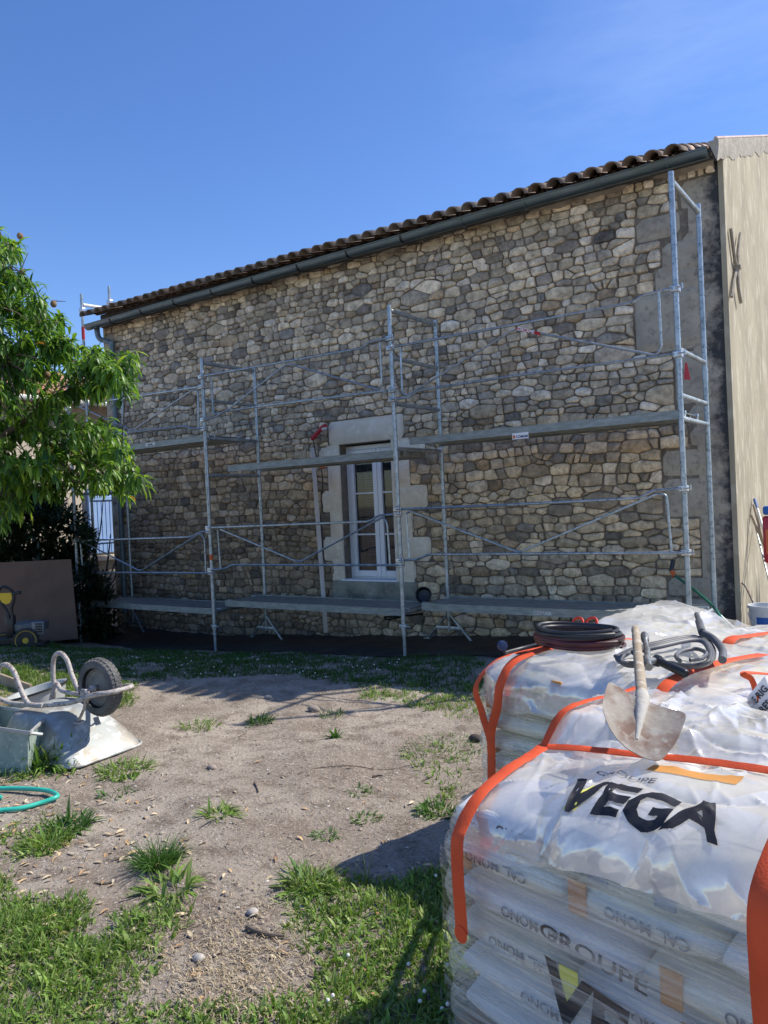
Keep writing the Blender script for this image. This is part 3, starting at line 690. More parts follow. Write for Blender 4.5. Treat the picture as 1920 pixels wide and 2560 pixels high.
guard('lower left guardrail with V brace between the end frame and the taped frame', [
    ('top_rail', [(4,490,652),(4,1240,628),(4,1298,594),(4,1360,592)], R1), ('brace', [(4,518,650),(4,910,850),(4,1300,603),(4,1325,640),(4,1335,860)], R2), ('end_bar', [(4,520,655),(4,540,880)], R2),
    ('bottom_rail', [(4,505,886),(4,570,880),(4,600,858),(4,1380,862)], R1)], 1.5)
guard('lower middle guardrail with V brace across the french window', [
    ('top_rail', [(4,1370,568),(5,740,787),(5,790,748),(5,890,742)], R1), ('brace', [(4,1430,580),(5,280,1052),(5,825,757),(5,850,800),(5,868,1062)], R2), ('end_bar', [(4,1410,582),(4,1430,835)], R2),
    ('bottom_rail', [(4,1375,842),(4,1460,835),(4,1500,809),(5,930,1070)], R1)], 4.5)
guard('lower right guardrail with V brace above the wrapped pallets', [
    ('top_rail', [(5,930,708),(6,0,808),(6,830,765),(6,910,715),(6,1100,703)], R1), ('brace', [(5,1000,720),(6,30,1112),(6,60,1112),(6,950,735),(6,1000,745),(6,1035,1115)], R2), ('end_bar', [(5,1000,722),(5,972,735),(5,995,1035)], R2),
    ('bottom_rail', [(5,930,1040),(5,1050,1035),(5,1110,1001),(6,1120,1119)], R1)], 7.5)
def textmesh(s, size, ext=0., sub=0, bold=0.):
    cu = bpy.data.curves.new('t', 'FONT'); cu.body = s; cu.size = size; cu.extrude = ext; cu.align_x = 'CENTER'; cu.align_y = 'CENTER'; cu.offset = bold; cu.resolution_u = 3
    o = bpy.data.objects.new('t', cu); S.collection.objects.link(o); bpy.context.view_layer.update()
    me = bpy.data.meshes.new_from_object(o.evaluated_get(bpy.context.evaluated_depsgraph_get()))
    bpy.data.objects.remove(o)
    bm = bmesh.new(); bm.from_mesh(me); bmesh.ops.remove_doubles(bm, verts=bm.verts, dist=1e-5)
    if sub: bmesh.ops.triangulate(bm, faces=bm.faces); 
    for k in range(sub):
        es = [e for e in bm.edges if e.calc_length() > size*.12]
        if es: bmesh.ops.subdivide_edges(bm, edges=es, cuts=1); bmesh.ops.triangulate(bm, faces=[f for f in bm.faces if len(f.verts) > 3])
    bm.to_mesh(me); bm.free(); return me
def put_text(name, s, size, M, m_, parent, ext=.0006, bold=0.):
    me = textmesh(s, size, ext, 0, bold); me.transform(M); return link(name, me, m_, parent)
# red sticker on the brace of the upper right guardrail
p0 = A(3, 30, 1352, -.045); p1 = A(3, 185, 1386, -.045); dv = (p1-p0).normalized(); LMg = Matrix.Translation((-7.5, .045, -1))
b = MB(); b.tube([p0, p1], R2+.0035, 8); st = b.build('sticker', redp, gR, local=LMg)
ang = math.atan2(dv.z, dv.x); mid = p0+(p1-p0)*.42
put_text('lettering', 'DACAME', .045, LMg @ Matrix.Translation((mid.x, mid.y-R2-.005, mid.z)) @ Matrix.Rotation(-ang, 4, 'Y') @ Matrix.Rotation(pi/2, 4, 'X'), inkp, gR, bold=.0008)

def platform(label, x0, x1, z, y0=.13, w=.62, hh=.075, perf=True):
    o = empty('scaffold_platform', ((x0+x1)/2, y0, z), label=label, cat='scaffold platform', group='steel platforms lying across the scaffold frames')
    LM = Matrix.Translation((-(x0+x1)/2, -y0, -z))
    b = MB(); t = .003
    b.box(((x0+x1)/2, y0+w/2, z-.0035), (x1-x0, w-.004, .007))                   # deck sheet
    for k in range(2): b.box(((x0+x1)/2, y0+w*(.33+.34*k), z-.03), (x1-x0-.02, .05, .045))
    if perf:
        nx_ = int((x1-x0)/.09)
        for k in range(nx_): b.box((x0+.05+k*.09, y0+w/2, z+.0015), (.03, w-.08, .003))
    d = b.build('deck', galvd, o, local=LM)
    for yy in (y0+.002, y0+w-.002):
        q = MB(); q.box(((x0+x1)/2, yy, z-hh/2+.008), (x1-x0, .005, hh)); q.box(((x0+x1)/2, yy+(.014 if yy < y0+.1 else -.014), z-hh+.010), (x1-x0, .022, .004)); q.box(((x0+x1)/2, yy, z+.010), (x1-x0, .012, .006))
        q.build('side_rail', galvd, o, local=LM)
    for xe in (x0+.01, x1-.01):
        for yy in (y0+.08, y0+w-.08):
            q = MB(); q.box((xe, yy, z-.005), (.085, .04, .03), bev=.006); q.box((xe+(-.03 if xe < (x0+x1)/2 else .03), yy, z-.032), (.012, .04, .055)); q.build('hook', chrome, o, local=LM)
    return o, LM
pUL, LMul = platform('upper left platform high over the darker lower wall, white sticker on its edge', .10, 2.93, 2.66)
platform('middle platform crossing the top of the french window', 3.25, 5.96, 2.225)
pR, LMr = platform('right high platform with white and blue maker sticker', 6.10, 8.96, 2.345)
platform('lowest left platform just above the shaded grass', .10, 2.90, .335)
platform('lowest middle platform under the french window', 3.08, 5.92, .455)
pLR, LMlr = platform('lowest right platform with pale scuffed lettering behind the wrapped pallets', 6.16, 8.98, .53)
p = A(6, 52, 363, .12)
b = MB(); b.box((p.x, .127, p.z+.003), (.175, .002, .062)); stk = b.build('sticker', paper, pR, local=LMr)
RX = Matrix.Rotation(pi/2, 4, 'X')
put_text('lettering', 'COMABI', .034, LMr @ Matrix.Translation((p.x+.018, .1250, p.z-.006)) @ RX, navy, pR, bold=.0009)
b = MB(); b.box((p.x-.068, .1252, p.z-.004), (.024, .001, .032)); b.build('emblem', orangep, pR, local=LMr)
p = A(1, 972, 1452, .12)
b = MB(); b.box((p.x, .127, p.z+.002), (.21, .002, .05)); b.build('sticker', whitep, pUL, local=LMul)
put_text('lettering', 'COMABI', .03, LMul @ Matrix.Translation((p.x-.01, .1250, p.z-.006)) @ RX, navy, pUL, bold=.0009)
p = A(6, 195, 1514, .12)
put_text('lettering', 'COMABI', .05, LMlr @ Matrix.Translation((p.x, .1290, p.z)) @ RX, whitep, pLR, bold=.001)
# far scaffold tower behind the left end of the roof
for k, (px, py, px2, lab) in enumerate(((203, 735, 213, 'nearer pole of the red-banded scaffold rising past the left end of the roof'), (272, 716, 275, 'farther short scaffold pole rising behind the roof tiles'))):
    t = atX(px, py, -1.3); o = empty('scaffold_pole', (-1.3, t.y, 0), label=lab, cat='scaffold pole', group='poles of the far scaffold tower')
    b = MB(); b.tube([(0, 0, -.25), (0, 0, t.z)], TR, 10); b.build('post', galv, o, smooth=True)
    b = MB(); b.tube([(0, 0, t.z-.50-.30*(1-k)), (0, 0, t.z-.34-.24*(1-k))], TR+.003, 10); b.build('red_band', redp, o)
    for zz in (t.z-.28, t.z-1.05): q = MB(); q.box((0,0,zz), (.10,.07,.07), bev=.01); q.build('coupler', chrome, o)
b = MB(); a_, c_ = atX(208, 762, -1.3), atX(268, 771, -1.3); b.tube([a_, c_], .018, 8, sq=1.6)
tag(b.build('scaffold_crossbar', whitep), 'pale crossbar joining the two poles beyond the left roof end', 'crossbar')

# ------------------------------------------------------------------ things at the wall
pt, pb_ = atY(781, 1120, 1.19), atY(815, 1582, .98)
b = MB(); d_ = pb_-pt; rotm = d_.to_track_quat('Z', 'Y').to_matrix(); b.box((pt+pb_)/2, (.055, .035, d_.length), rot=rotm, bev=.004)
tag(b.build('batten', poleM), 'long pale straight batten leaning on the wall left of the french window', 'batten')
g = empty('power_tool', atY(*cr(5, 405, 205), 1.17), label='red handheld power tool hanging by the lintel on its black cable', cat='power tool')
LG = inv(g); ps = [A(5, *q, 1.17) for q in ((455,165),(440,175),(410,200),(375,240),(362,250))]
b = MB(); b.tube(smooth_path(ps, 3), [.02,.03,.034,.036,.035,.033,.03,.03,.03,.032,.036,.036,.03], 10); b.build('body', redp, g, smooth=True, local=LG)
b = MB(); b.tube([A(5,430,190,1.14), A(5,455,182,1.13)], .018, 8); b.build('collar', whitep, g, smooth=True, local=LG)
b = MB(); b.tube(smooth_path([A(5, *q, 1.16) for q in ((372,250),(378,300),(395,380),(420,440),(432,520),(425,640),(432,700),(420,745))]+[A(5,430,900,1.16), A(5,432,1000,1.15)], 4), .008, 6); b.build('cable', black, g, smooth=True, local=LG)
b = MB(); b.box(A(5,430,437,1.15), (.07,.04,.03), bev=.008); b.build('connector', orangep, g, local=LG)
w = empty('work_lamp', A(5, 1090, 1270, .78), label='round black work lamp with tangled cable at the sill corner of the window', cat='lamp'); LG = inv(w)
c = A(5, 1090, 1268, .78); M_ = Matrix.Translation(c) @ Matrix.Rotation(radians(70), 4, 'X') @ Matrix.Rotation(radians(20), 4, 'Y')
b = MB(); b.lathe([(.02,-.05),(.075,-.04),(.10,.05),(.092,.055),(.07,.0),(.01,-.01)], 20, M_); b.build('shade', blackp, w, smooth=True, local=LG)
b = MB(); b.tube(smooth_path([c+Vector((0,0,-.09)), c+Vector((-.05,-.05,-.14)), c+Vector((-.2,-.15,-.20)), c+Vector((-.32,-.2,-.235)), c+Vector((-.42,-.25,-.24)), c+Vector((-.30,-.33,-.25)), c+Vector((-.12,-.28,-.21)), c+Vector((.1,-.2,-.18))], 6), .012, 6); b.build('cable', blackp, w, smooth=True, local=LG)
h = empty('garden_hose', A(6,1045,1190,1.0), label='dark green hose with orange connector drooping from the wall past the right frame', cat='hose'); LG = inv(h)
b = MB(); hp = [A(6,1050,1262,1.08), A(6,1120,1315,1.0), A(6,1200,1375,.75), A(6,1300,1465,.3), A(6,1360,1550,-.2), A(6,1445,1690,-.9)]
b.tube(smooth_path(hp, 8), .014, 8); b.build('tube', greend, h, smooth=True, local=LG)
b = MB(); b.tube([A(6,1035,1240,1.1), A(6,1055,1270,1.08)], .024, 10); b.build('connector', orangep, h, smooth=True, local=LG)
b = MB(); b.tube([A(6,1045,1165,1.13), A(6,1032,1240,1.1)], .022, 10); b.build('nozzle', blackp, h, smooth=True, local=LG)
# membrane strip along the wall foot
b = MB(); n1, n2 = 120, 16
def mf(u, v):
    x = -1.0+10.3*u; y = -.02-.18*fbm(x, 0, 5, .8)*1 + (1.34+.0)*v; return Vector((x, y, gz(x, y)+.022*fbm(x, y, 0, 1.3, 3)+.010*fbm(x, y, 3, 7, 3)+.012+.012*abs(nz3(x, y, 2, 5))))
b.grid(mf, n1, n2); tag(b.build('ground_membrane', membrane, smooth=True), 'black dusty membrane laid on the ground along the foot of the stone wall', 'ground sheet')
# ------------------------------------------------------------------ right side: tools and bucket by the gable
bk = empty('bucket', (0,0,0), label='white plastic bucket with blue label and plant cuttings by the ochre gable', cat='bucket')
c = atY(1917, 1512, .9); bk.location = (c.x, c.y, .20); hb = c.z-.20
b = MB(); b.lathe([(.125,0),(.155,hb-.03),(.165,hb-.03),(.165,hb),(.150,hb),(.12,.01)], 32); b.build('body', whitep, bk, smooth=True)
b = MB(); n=10; vs=[]
for k in range(n+1):
    a = radians(-118+ 62*k/n)
    for zz in (.10, hb-.10): r_2 = .1265+(.03)*(zz/(hb-.03))+.002; vs.append((r_2*cos(a), r_2*sin(a), zz))
b.add(vs, [(2*k, 2*k+2, 2*k+3, 2*k+1) for k in range(n)]); b.build('label', bluelab, bk, smooth=True)
b = MB(); b.tube([(.158*cos(a), .158*sin(a)-.012, hb-.08-.13*sin((a+pi*1.02)/1.0) if False else hb-.07-.10*math.sin(pi*(k/16))) for k, a in enumerate(np.linspace(radians(-175), radians(-20), 17))], .004, 6); b.build('handle', whitep, bk, smooth=True)
for k, (p0_, p1_, rr, m_, lab) in enumerate((((1884,1262),(1965,1570),.013,woodm,'reddish brown pole leaning on the gable, second from the left of its group'), ((1878,1287),(1985,1540),.014,woodm,'lighter brown pole leaning on the gable above the bucket'), ((1887,1250),(1960,1500),.012,whitep,'blue-tipped pole leaning highest on the ochre gable'), ((1889,1318),(1950,1560),.010,galv,'thin grey rod leaning on the gable beside the wooden poles'))):
    top = atX(*p0_, X1+.05); bot = Vector((X1+.75, atX(*p1_, X1+.5).y, .15))
    # foot found on the ray of the second pixel at its own depth
    bot = atX(*p1_, X1+.42)
    o = empty('pole', (bot.x, bot.y, 0), label=lab, cat='pole', group='poles and tools leaning on the ochre gable'); LG = inv(o)
    end = top+(bot-top)*1.6; 
    if end.z < .1: end = top+(bot-top)*((top.z-.12)/(top.z-bot.z))
    b = MB(); b.tube([end, top], rr, 8); b.build('shaft', m_, o, smooth=True, local=LG)
    if k == 2: b = MB(); b.tube([top+(end-top)*.06, top-(end-top)*.005], rr+.006, 8); b.build('grip', bluep, o, smooth=True, local=LG)
# spade with curved metal neck
sp = empty('iron_rod', atX(1856, 1458, X1+.03), label='short bent iron bar leaning on the gable just left of the bucket', cat='iron bar'); LG = inv(sp)
b = MB(); b.tube(smooth_path([atX(1855,1458,X1+.03), atX(1862,1464,X1+.05), atX(1870,1478,X1+.09), atX(1892,1525,X1+.2), atX(1902,1545,X1+.26)], 4), .010, 8); b.build('bar', rust, sp, smooth=True, local=LG)
rb = empty('packet', (0,0,0), label='red packet with blue top propped at the right edge by the gable', cat='packet'); c = atX(1924, 1340, X1+.4); rb.location = (c.x, c.y, c.z-.25)
b = MB(); b.box((0,0,.22), (.10,.08,.42), bev=.02); b.build('body', redp, rb, smooth=True)
b = MB(); b.box((0,0,.48), (.09,.07,.08), bev=.02); b.build('cap', bluelab, rb, smooth=True)
b = MB(); b.box((0,-.042,.20), (.05,.004,.22)); b.build('label', orangep, rb)


# ------------------------------------------------------------------ pallets of sacks
UA = math.atan2(-.25, .97)
def rpath(w, d, r, n=10, sub=8):
    """rounded rectangle perimeter (a,b) from front-left corner, anticlockwise seen from above: front, right, back, left"""
    P = []
    for (cx, cy, a0) in ((r, r, pi), (w-r, r, 1.5*pi), (w-r, d-r, 0), (r, d-r, .5*pi)):
        c = []
        for k in range(n+1): a = a0+.5*pi*k/n; c.append((cx+r*cos(a), cy+r*sin(a)))
        if P:
            p = P[-1]; q = c[0]
            for j in range(1, sub): P.append((p[0]+(q[0]-p[0])*j/sub, p[1]+(q[1]-p[1])*j/sub))
        P += c
    p = P[-1]; q = P[0]
    for j in range(1, sub): P.append((p[0]+(q[0]-p[0])*j/sub, p[1]+(q[1]-p[1])*j/sub))
    return P
def sack_mesh(name, w, d, h, seed, m_, parent, loc):
    r = random.Random(seed); V = []; n1, n2 = 14, 10; F = []
    bm = bmesh.new(); bmesh.ops.create_cube(bm, size=1); bmesh.ops.subdivide_edges(bm, edges=bm.edges[:], cuts=5, use_grid_fill=True)
    for v in bm.verts:
        x, y, z = v.co*2
        sx, sy, sz = abs(x), abs(y), abs(z)
        pil = (1-.42*sx**5)*(1-.42*sy**5)
        nx = x*(1-.07*sz**3-.035*sy**4); ny = y*(1-.07*sz**3-.035*sx**4)
        nzv = z*pil
        q = .05*noise.noise(Vector((x*1.6+seed*3.1, y*1.6, z*1.2+seed)))
        v.co = Vector((nx*w/2*(1+q*.4), ny*d/2*(1+q*.4), nzv*h/2*1.12+q*h*.8))
    me = bpy.data.meshes.new(name); bm.to_mesh(me); bm.free()
    o = link(name, me, m_, parent, True); o.location = loc; return o
def load(label, FL, w, d, top, nl, seed, lab_group, band_seed=0, wrap=wrapm, texts=True, bulge=.012):
    o = empty('pallet_load', (FL[0], FL[1], 0), rz=UA, label=label, cat='pallet load', group=lab_group)
    r = random.Random(seed); b = MB()
    for k in range(5): b.box((w/2, .05+(d-.1)*k/4, .133), (w, .10 if k in (0,2,4) else .09, .022), bev=.002)
    for k in range(3): b.box((.07+(w-.14)*k/2, d/2, .112), (.10, d, .02), bev=.002)
    for i in range(3):
        for j in range(3): b.box((.07+(w-.14)*i/2, .05+(d-.1)*j/2, .060), (.10 if i-1 else .14, .10, .084), bev=.004)
    for j in range(3): b.box((w/2, .05+(d-.1)*j/2, .011), (w, .10, .02), bev=.002)
    b.build('wooden_pallet', palletm, o)
    lh = (top-.146)/nl
    for L_ in range(nl):
        z = .146+lh*(L_+.5)
        lay = [(w*k/3+w/6, .19+.01, w/3, .38) for k in range(3)]+[(w*(k+.5)/2, .38+(d-.38)/2, w/2, d-.39) for k in range(2)]
        if L_ % 2: lay = [(a, d-c, e, f) for a, c, e, f in lay]
        for k, (a, c, e, f) in enumerate(lay):
            st = r.random() < .35
            s = sack_mesh('cement_sack', e*1.0, f, lh, seed*100+L_*10+k, sackw if st else sackm, o, (a+r.uniform(-.008,.008), c+r.uniform(-.008,.008), z))
            front = c-f/2 < .06; left = a-e/2 < .06
            if not texts: continue
            if front:
                band = r.random()
                if band < .55:
                    q = MB(); x = e*r.choice([-.40, .33, -.36]); q.box((x, -f/2-.0, .0), (.055, .010, lh*.80), bev=.004); q.build('printed_band', orprint if band < .30 else grprint, s)
                if r.random() < .72:
                    me = textmesh('CAL. MONO', .040, .0004, 0, .0006); me.transform(Matrix.Translation((r.uniform(-.03,.05), -f/2-.0065, 0)) @ Matrix.Rotation(pi, 4, 'Y') @ RX); link('printed_text', me, greyink, s)
            if left:
                if r.random() < .75:
                    me = textmesh('CAL. MONO', .040, .0004, 0, .0006); me.transform(Matrix.Translation((-e/2-.0065, 0, 0)) @ Matrix.Rotation(-pi/2, 4, 'Z') @ Matrix.Rotation(pi if seed == 1 else 0, 4, 'Y') @ RX); link('printed_text', me, greyink, s)
                if r.random() < .6:
                    q = MB(); q.box((-e/2-.004, f*r.choice([.34, -.2]), 0), (.012, .07, lh*.86), bev=.004); q.build('printed_band', orprint, s)
    # stretch film, following the sacks' bulges and flaring over the pallet
    P = rpath(w+.024, d+.024, .05, 6, 40); N = len(P); nz_ = 60; V = []; F = []
    cx, cy = w/2, d/2
    for j in range(nz_+1):
        z = .02+(top-.02-.02)*j/nz_
        fl = .035*smst(.22, .03, z)
        lay = abs(sin(pi*(z-.146)/lh)) if z > .146 else 0
        for i, (a, c) in enumerate(P):
            a -= .012; c -= .012
            da, dc = a-cx, c-cy; ln = math.hypot(da, dc)
            e = bulge*lay**.6 - .055*smst(top-.13, top-.01, z) + fl*(1+.5*nz3(i*.09, 0, seed, 1)) + .005*noise.noise(Vector((i*.05, z*15+i*.03, seed))) + .010*noise.noise(Vector((i*.035, z*5, seed+4)))
            kx = max(-1, min(1, (abs(da)-w/2+.10)/.10)); ky = max(-1, min(1, (abs(dc)-d/2+.10)/.10))
            ux = (1 if da > 0 else -1)*max(0, kx); uy = (1 if dc > 0 else -1)*max(0, ky); q = math.hypot(ux, uy) or 1
            V.append((a+ux/q*e, c+uy/q*e, z))
    for j in range(nz_):
        for i in range(N): k = (i+1) % N; F.append((j*N+i, j*N+k, (j+1)*N+k, (j+1)*N+i))
    me = bpy.data.meshes.new('stretch_film'); me.from_pydata(V, [], F); link('stretch_film', me, wrap, o, True)
    return o, lh
def ridged(x, y, s, seed):
    return .5-abs(noise.noise(Vector((x*s+seed, y*s, seed*1.7))))*1.6
def creases(w, d, seed, n, amp):
    r = np.random.default_rng(seed); A_ = []
    for k in range(n):
        big = r.random() < .25
        A_.append((r.uniform(-.05, w+.05), r.uniform(-.2, d), r.uniform(0, pi), r.uniform(.12, .40) if big else r.uniform(.03, .16), r.uniform(.010, .022) if big else r.uniform(.0035, .009), amp*(r.uniform(.5, 1.1) if big else r.uniform(.25, .7))*(1 if r.random() < .8 else -1), r.uniform(-2, 2)))
    return np.array(A_)
def crease_at(A_, a, s):
    dx = a-A_[:,0]; dy = s-A_[:,1]; c, sn = np.cos(A_[:,2]), np.sin(A_[:,2]); u = dx*c+dy*sn; v = -dx*sn+dy*c+A_[:,6]*u*u
    return float((A_[:,5]*np.exp(-np.abs(v)/A_[:,4]*1.1)*np.exp(-(u/A_[:,3])**2*2)).sum())
class Cover:
    """sheet over a load: a in 0..w, s = distance from the front edge (negative hangs down the front)"""
    def __init__(c, w, d, H, r=.09, wr=.016, seed=1, ws=3.0): 
        c.w, c.d, c.H, c.r, c.wr, c.seed, c.ws = w, d, H, r, wr, seed, ws; c.cr = creases(w, d, seed, 210, wr)
    def __call__(c, a, s, off=0.):
        w, d, r = c.w, c.d, c.r
        # front profile
        def prof(s, r):
            if s < -r*.78: return -.022, -(-s-.78*r)-r, (0, -1, 0)      # hanging: y, dz
            if s < r*.79:
                t = (s+.78*r)/(1.57*r)*pi/2; return r-(r+.022)*cos(t), -r+r*sin(t), (0, -cos(t), sin(t))
            return r+(s-.79*r), 0., (0, 0, 1)
        y, dz, nn = prof(s, r)
        hang = smst(-.78*r, r*1.2, s)
        ya = a; dza = 0.; nx = 0
        ea = min(a, w-a)
        if ea < r: t = max(0, ea)/r; dza = -(r-r*math.sqrt(max(0, 1-(1-t)**2)))*1.0; nx = -(1-t) if a < w/2 else (1-t)
        H = c.H(a, y)
        z = H+dz+dza*hang
        # rounded vertical corner
        if ea < r: t = max(0, ea)/r; y += (1-hang)*(r-r*math.sqrt(max(0, 1-(1-t)**2)))
        wv = crease_at(c.cr, a, s)+c.wr*.9*nz3(a, s, c.seed, 2.3)+c.wr*.35*nz3(a, s, c.seed, 7)
        n_ = Vector((nx*.8, nn[1], max(.001, nn[2]))); n_.normalize()
        return Vector((a, y, z)) + n_*(wv+off)
def drape(name, cov, a0, a1, s0, s1, na, ns, m_, parent, edge=None):
    b = MB()
    def fn(u, v):
        a = a0+(a1-a0)*u; s = s0+(s1-s0)*v
        if edge: s = s0+edge(a)*(1-v)**3+(s1-s0)*v
        return cov(a, s)
    b.grid(fn, na, ns); return b.build(name, m_, parent, smooth=True)
def skirt(name, cov, side_a, sgn, s1, drop, m_, parent, ns=60):
    b = MB()
    def fn(u, v):
        s = .02+(s1-.02)*u; p = cov(side_a, s); e = .012*(1+nz3(s*9, v*3, 3, 1))*v
        return p+Vector((sgn*(e+.006*ridged(s, v*.3, 9, 2)), 0, -drop*(1+.25*nz3(s, 1, 2, 4))*v))
    b.grid(fn, ns, 14); return b.build(name, m_, parent, smooth=True)
def strap(name, pts, wd, m_, parent, up=(0,0,1), k=8, local=None):
    P = smooth_path(pts, k); vs = []; n = len(P)
    ups = up if isinstance(up, list) else [up]*len(pts)
    def upat(i):
        f = i/k; j = min(int(f), len(ups)-2); t = f-j; return (Vector(ups[j]).lerp(Vector(ups[j+1]), t)).normalized()
    for i in range(n):
        t = (P[min(i+1, n-1)]-P[max(i-1, 0)]).normalized(); u_ = upat(i); sd = t.cross(u_).normalized(); u2 = sd.cross(t)
        c = .0018
        for q, h in ((-1, 0), (-.9, c), (0, c*1.6), (.9, c), (1, 0), (.9, -c), (-.9, -c)): vs.append(P[i]+sd*(q*wd/2)+u2*(h+.0018*nz3(i*.8+q, q*4, 5)))
    b = MB(); m_n = 7
    b.add(vs, [(i*m_n+j, i*m_n+(j+1) % m_n, (i+1)*m_n+(j+1) % m_n, (i+1)*m_n+j) for i in range(n-1) for j in range(m_n)]+[tuple(range(m_n))[::-1], tuple((n-1)*m_n+j for j in range(m_n))])
    return b.build(name, m_, parent, smooth=True, local=local)
GRP = 'shrink-wrapped pallets of sacks beside the house'
NW, ND = 1.2, .80
near, nlh = load('nearest wrapped pallet of sacks with big black lettering and orange slings', (9.555, -5.075), NW, ND, .80, 6, 1, GRP, bulge=.022)
def nH(a, y):
    base = .815+.125*min(a, 1.)+.03*smst(0, .25, y)
    return base+max(0, .965-base)*smst(.36, .50, y+.03*sin(a*7))+.014*nz3(a, y, 3, 3)
ncov = Cover(NW+.03, ND+.03, nH, .13, .017, 3, 2.6)
drape('top_sheet', ncov, 0, NW+.03, -.125, ND, 210, 170, sheetm, near, edge=lambda a: -.07*max(0, nz3(a, 3, 1, 2.5)))
skirt('top_sheet_side', ncov, 0.0, -1, ND, .13, sheetm, near)
def drape_text(s, size, a, s0, rot, m_, parent, cov, bold=0., stretch=(1,1), off=.004, sub=3):
    me = textmesh(s, size, 0, sub, bold); c_, s_ = cos(rot), sin(rot)
    for v in me.vertices:
        x, y = v.co.x*stretch[0], v.co.y*stretch[1]; x += .014*nz3(v.co.x, v.co.y, 5, 14)*(size > .1); y += .018*nz3(v.co.x, v.co.y, 8, 11)*(size > .1); v.co = cov(a+x*c_-y*s_, s0+x*s_+y*c_, off)
    return link('lettering', me, m_, parent)
drape_text('VEGA', .17, .575, .055, radians(-2), ink, near, ncov, .007, (1.02, .78))
drape_text('GROUPE', .028, .47, .165, radians(-3), greyink, near, ncov, .0004, (1.7, 1))
drape_text('®', .035, .87, .13, 0, greyink, near, ncov, 0, (1, 1))
b = MB(); b.grid(lambda u, v: ncov(.385+.035*u+.03*v, .015+.085*v, .0025), 12, 14); b.build('yellow_print', yprint, near, smooth=True)
b = MB(); b.grid(lambda u, v: ncov(.50+.24*u, .215+.045*v, .0025), 16, 8); b.build('orange_print', orprint, near, smooth=True)
flat = lambda a, s, off=0.: Vector((a, -.034-off+.010*nz3(a, s, 3, 4), s))
def face_text(s, size, a, z, rot, m_, bold, stretch=(1,1)):
    me = textmesh(s, size, 0, 2, bold); c_, s_ = cos(rot), sin(rot)
    for v in me.vertices: x, y = v.co.x*stretch[0], v.co.y*stretch[1]; v.co = flat(a+x*c_-y*s_, z+x*s_+y*c_)
    return link('lettering', me, m_, near)
face_text('GROUPE', .052, .50, .535, radians(-5), ink, .0008, (1.5, 1))
face_text('VEGA', .20, .62, .36, radians(-9), ink, .007, (1.05, 1))
b = MB(); b.grid(lambda u, v: flat(.405+.055*u, .39+.09*v, -.001), 4, 4); b.build('yellow_print', yprint, near)
# a second loose turn of film over the printed face
V = []; F = []; na, nzz = 90, 60
for j in range(nzz+1):
    for i in range(na+1):
        a = -.015+1.23*i/na; z = .06+.62*j/nzz+.05*(a-.6)*smst(.3,.68,.06+.62*j/nzz)
        V.append((a, -.050-.006*nz3(a*3, z*16+a*3, 2)-.008*nz3(a, z, 7, 5)+.02*smst(.05, -.015, a), z+.012*nz3(a, j, 3, 3)))
for j in range(nzz):
    for i in range(na): q = j*(na+1)+i; F.append((q, q+1, q+na+2, q+na+1))
me = bpy.data.meshes.new('loose_film'); me.from_pydata(V, [], F)
link('loose_film', me, plastic('loose outer film', (.90,.89,.85), .01, .34, (.7,.7,12), 4, .2, .004, 7, .48, .72), near, True)
# slings of the near load (world-traced, then brought into the load's own frame)
LNear = inv(near)
def ncv(a, s, off=.012): return ncov(a, s, off)
fr_n = [(0,0,1),(-.1,-.1,1),(-.3,-.5,.8),(-.35,-.9,.2),(-.3,-1,0),(-.3,-1,0)]
strap('sling', [ncv(.07,.345), ncv(.075,.27), ncv(.085,.15), ncv(.10,.02,.02), ncv(.105,-.06,.045), Vector((.105,-.078,.68)), Vector((.11,-.078,.46))], .048, orange, near, [(0,0,1),(-.1,-.1,1),(-.1,-.2,1),(-.1,-.7,.7),(0,-1,.1),(0,-1,0),(0,-1,0)])
strap('sling', [ncv(.065,.345), ncv(.2,.335), ncv(.4,.33), ncv(.6,.32), ncv(.8,.31), ncv(1.15,.30)], .024, orange, near, (0,-.5,.9))
strap('sling', [ncv(.065,.345), ncv(.085,.42), ncv(.11,.52), ncv(.13,.64), ncv(.14,.80)], .042, orange, near, (-.2,-.2,1))
strap('sling', [ncv(.93,.05,.02), ncv(.93,-.07,.04), Vector((.935,-.085,.68)), Vector((.94,-.085,.55)), Vector((.935,-.085,.42)), Vector((.93,-.085,.2))], .05, orange, near, [(0,-.7,.7),(0,-1,.1),(0,-1,0),(0,-1,0),(0,-1,0),(0,-1,0)])
b = MB(); b.lathe([(.001,0),(.022,.001),(.024,.004),(.001,.006)], 16, Matrix.Translation((.11,-.079,.455)) @ Matrix.Rotation(pi/2, 4, 'X')); b.build('sling_loop', orange, near)

back, blh = load('back left wrapped pallet of sacks carrying the hose coils, Y-shaped orange sling at its corner', (8.96, -3.76), 1.2, .8, .86, 7, 2, GRP)
def bH(a, y): return .885+.05*smst(.0, .35, a)*smst(1.1, .6, a)*smst(0, .2, y)+.02*nz3(a, y, 7, 3)
bcov = Cover(1.23, .83, bH, .10, .014, 9, 2.8)
drape('top_sheet', bcov, 0, 1.23, -.16, .83, 130, 90, sheetm, back, edge=lambda a: -.10*max(0, nz3(a, 8, 1, 3)))
skirt('top_sheet_side', bcov, 0.0, -1, .83, .14, sheetm, back)
strap('sling', [bcov(.42,.62,.01), bcov(.30,.34,.01), bcov(.20,.05,.025), bcov(.185,-.05,.035), Vector((.16,-.065,.70)), Vector((.11,-.055,.58)), Vector((.10,-.052,.44)), Vector((.09,-.05,.3))], .05, orange, back, [(0,0,1),(0,-.2,1),(0,-.7,.7),(0,-1,.1),(0,-1,0),(0,-1,0),(0,-1,0),(0,-1,0)])
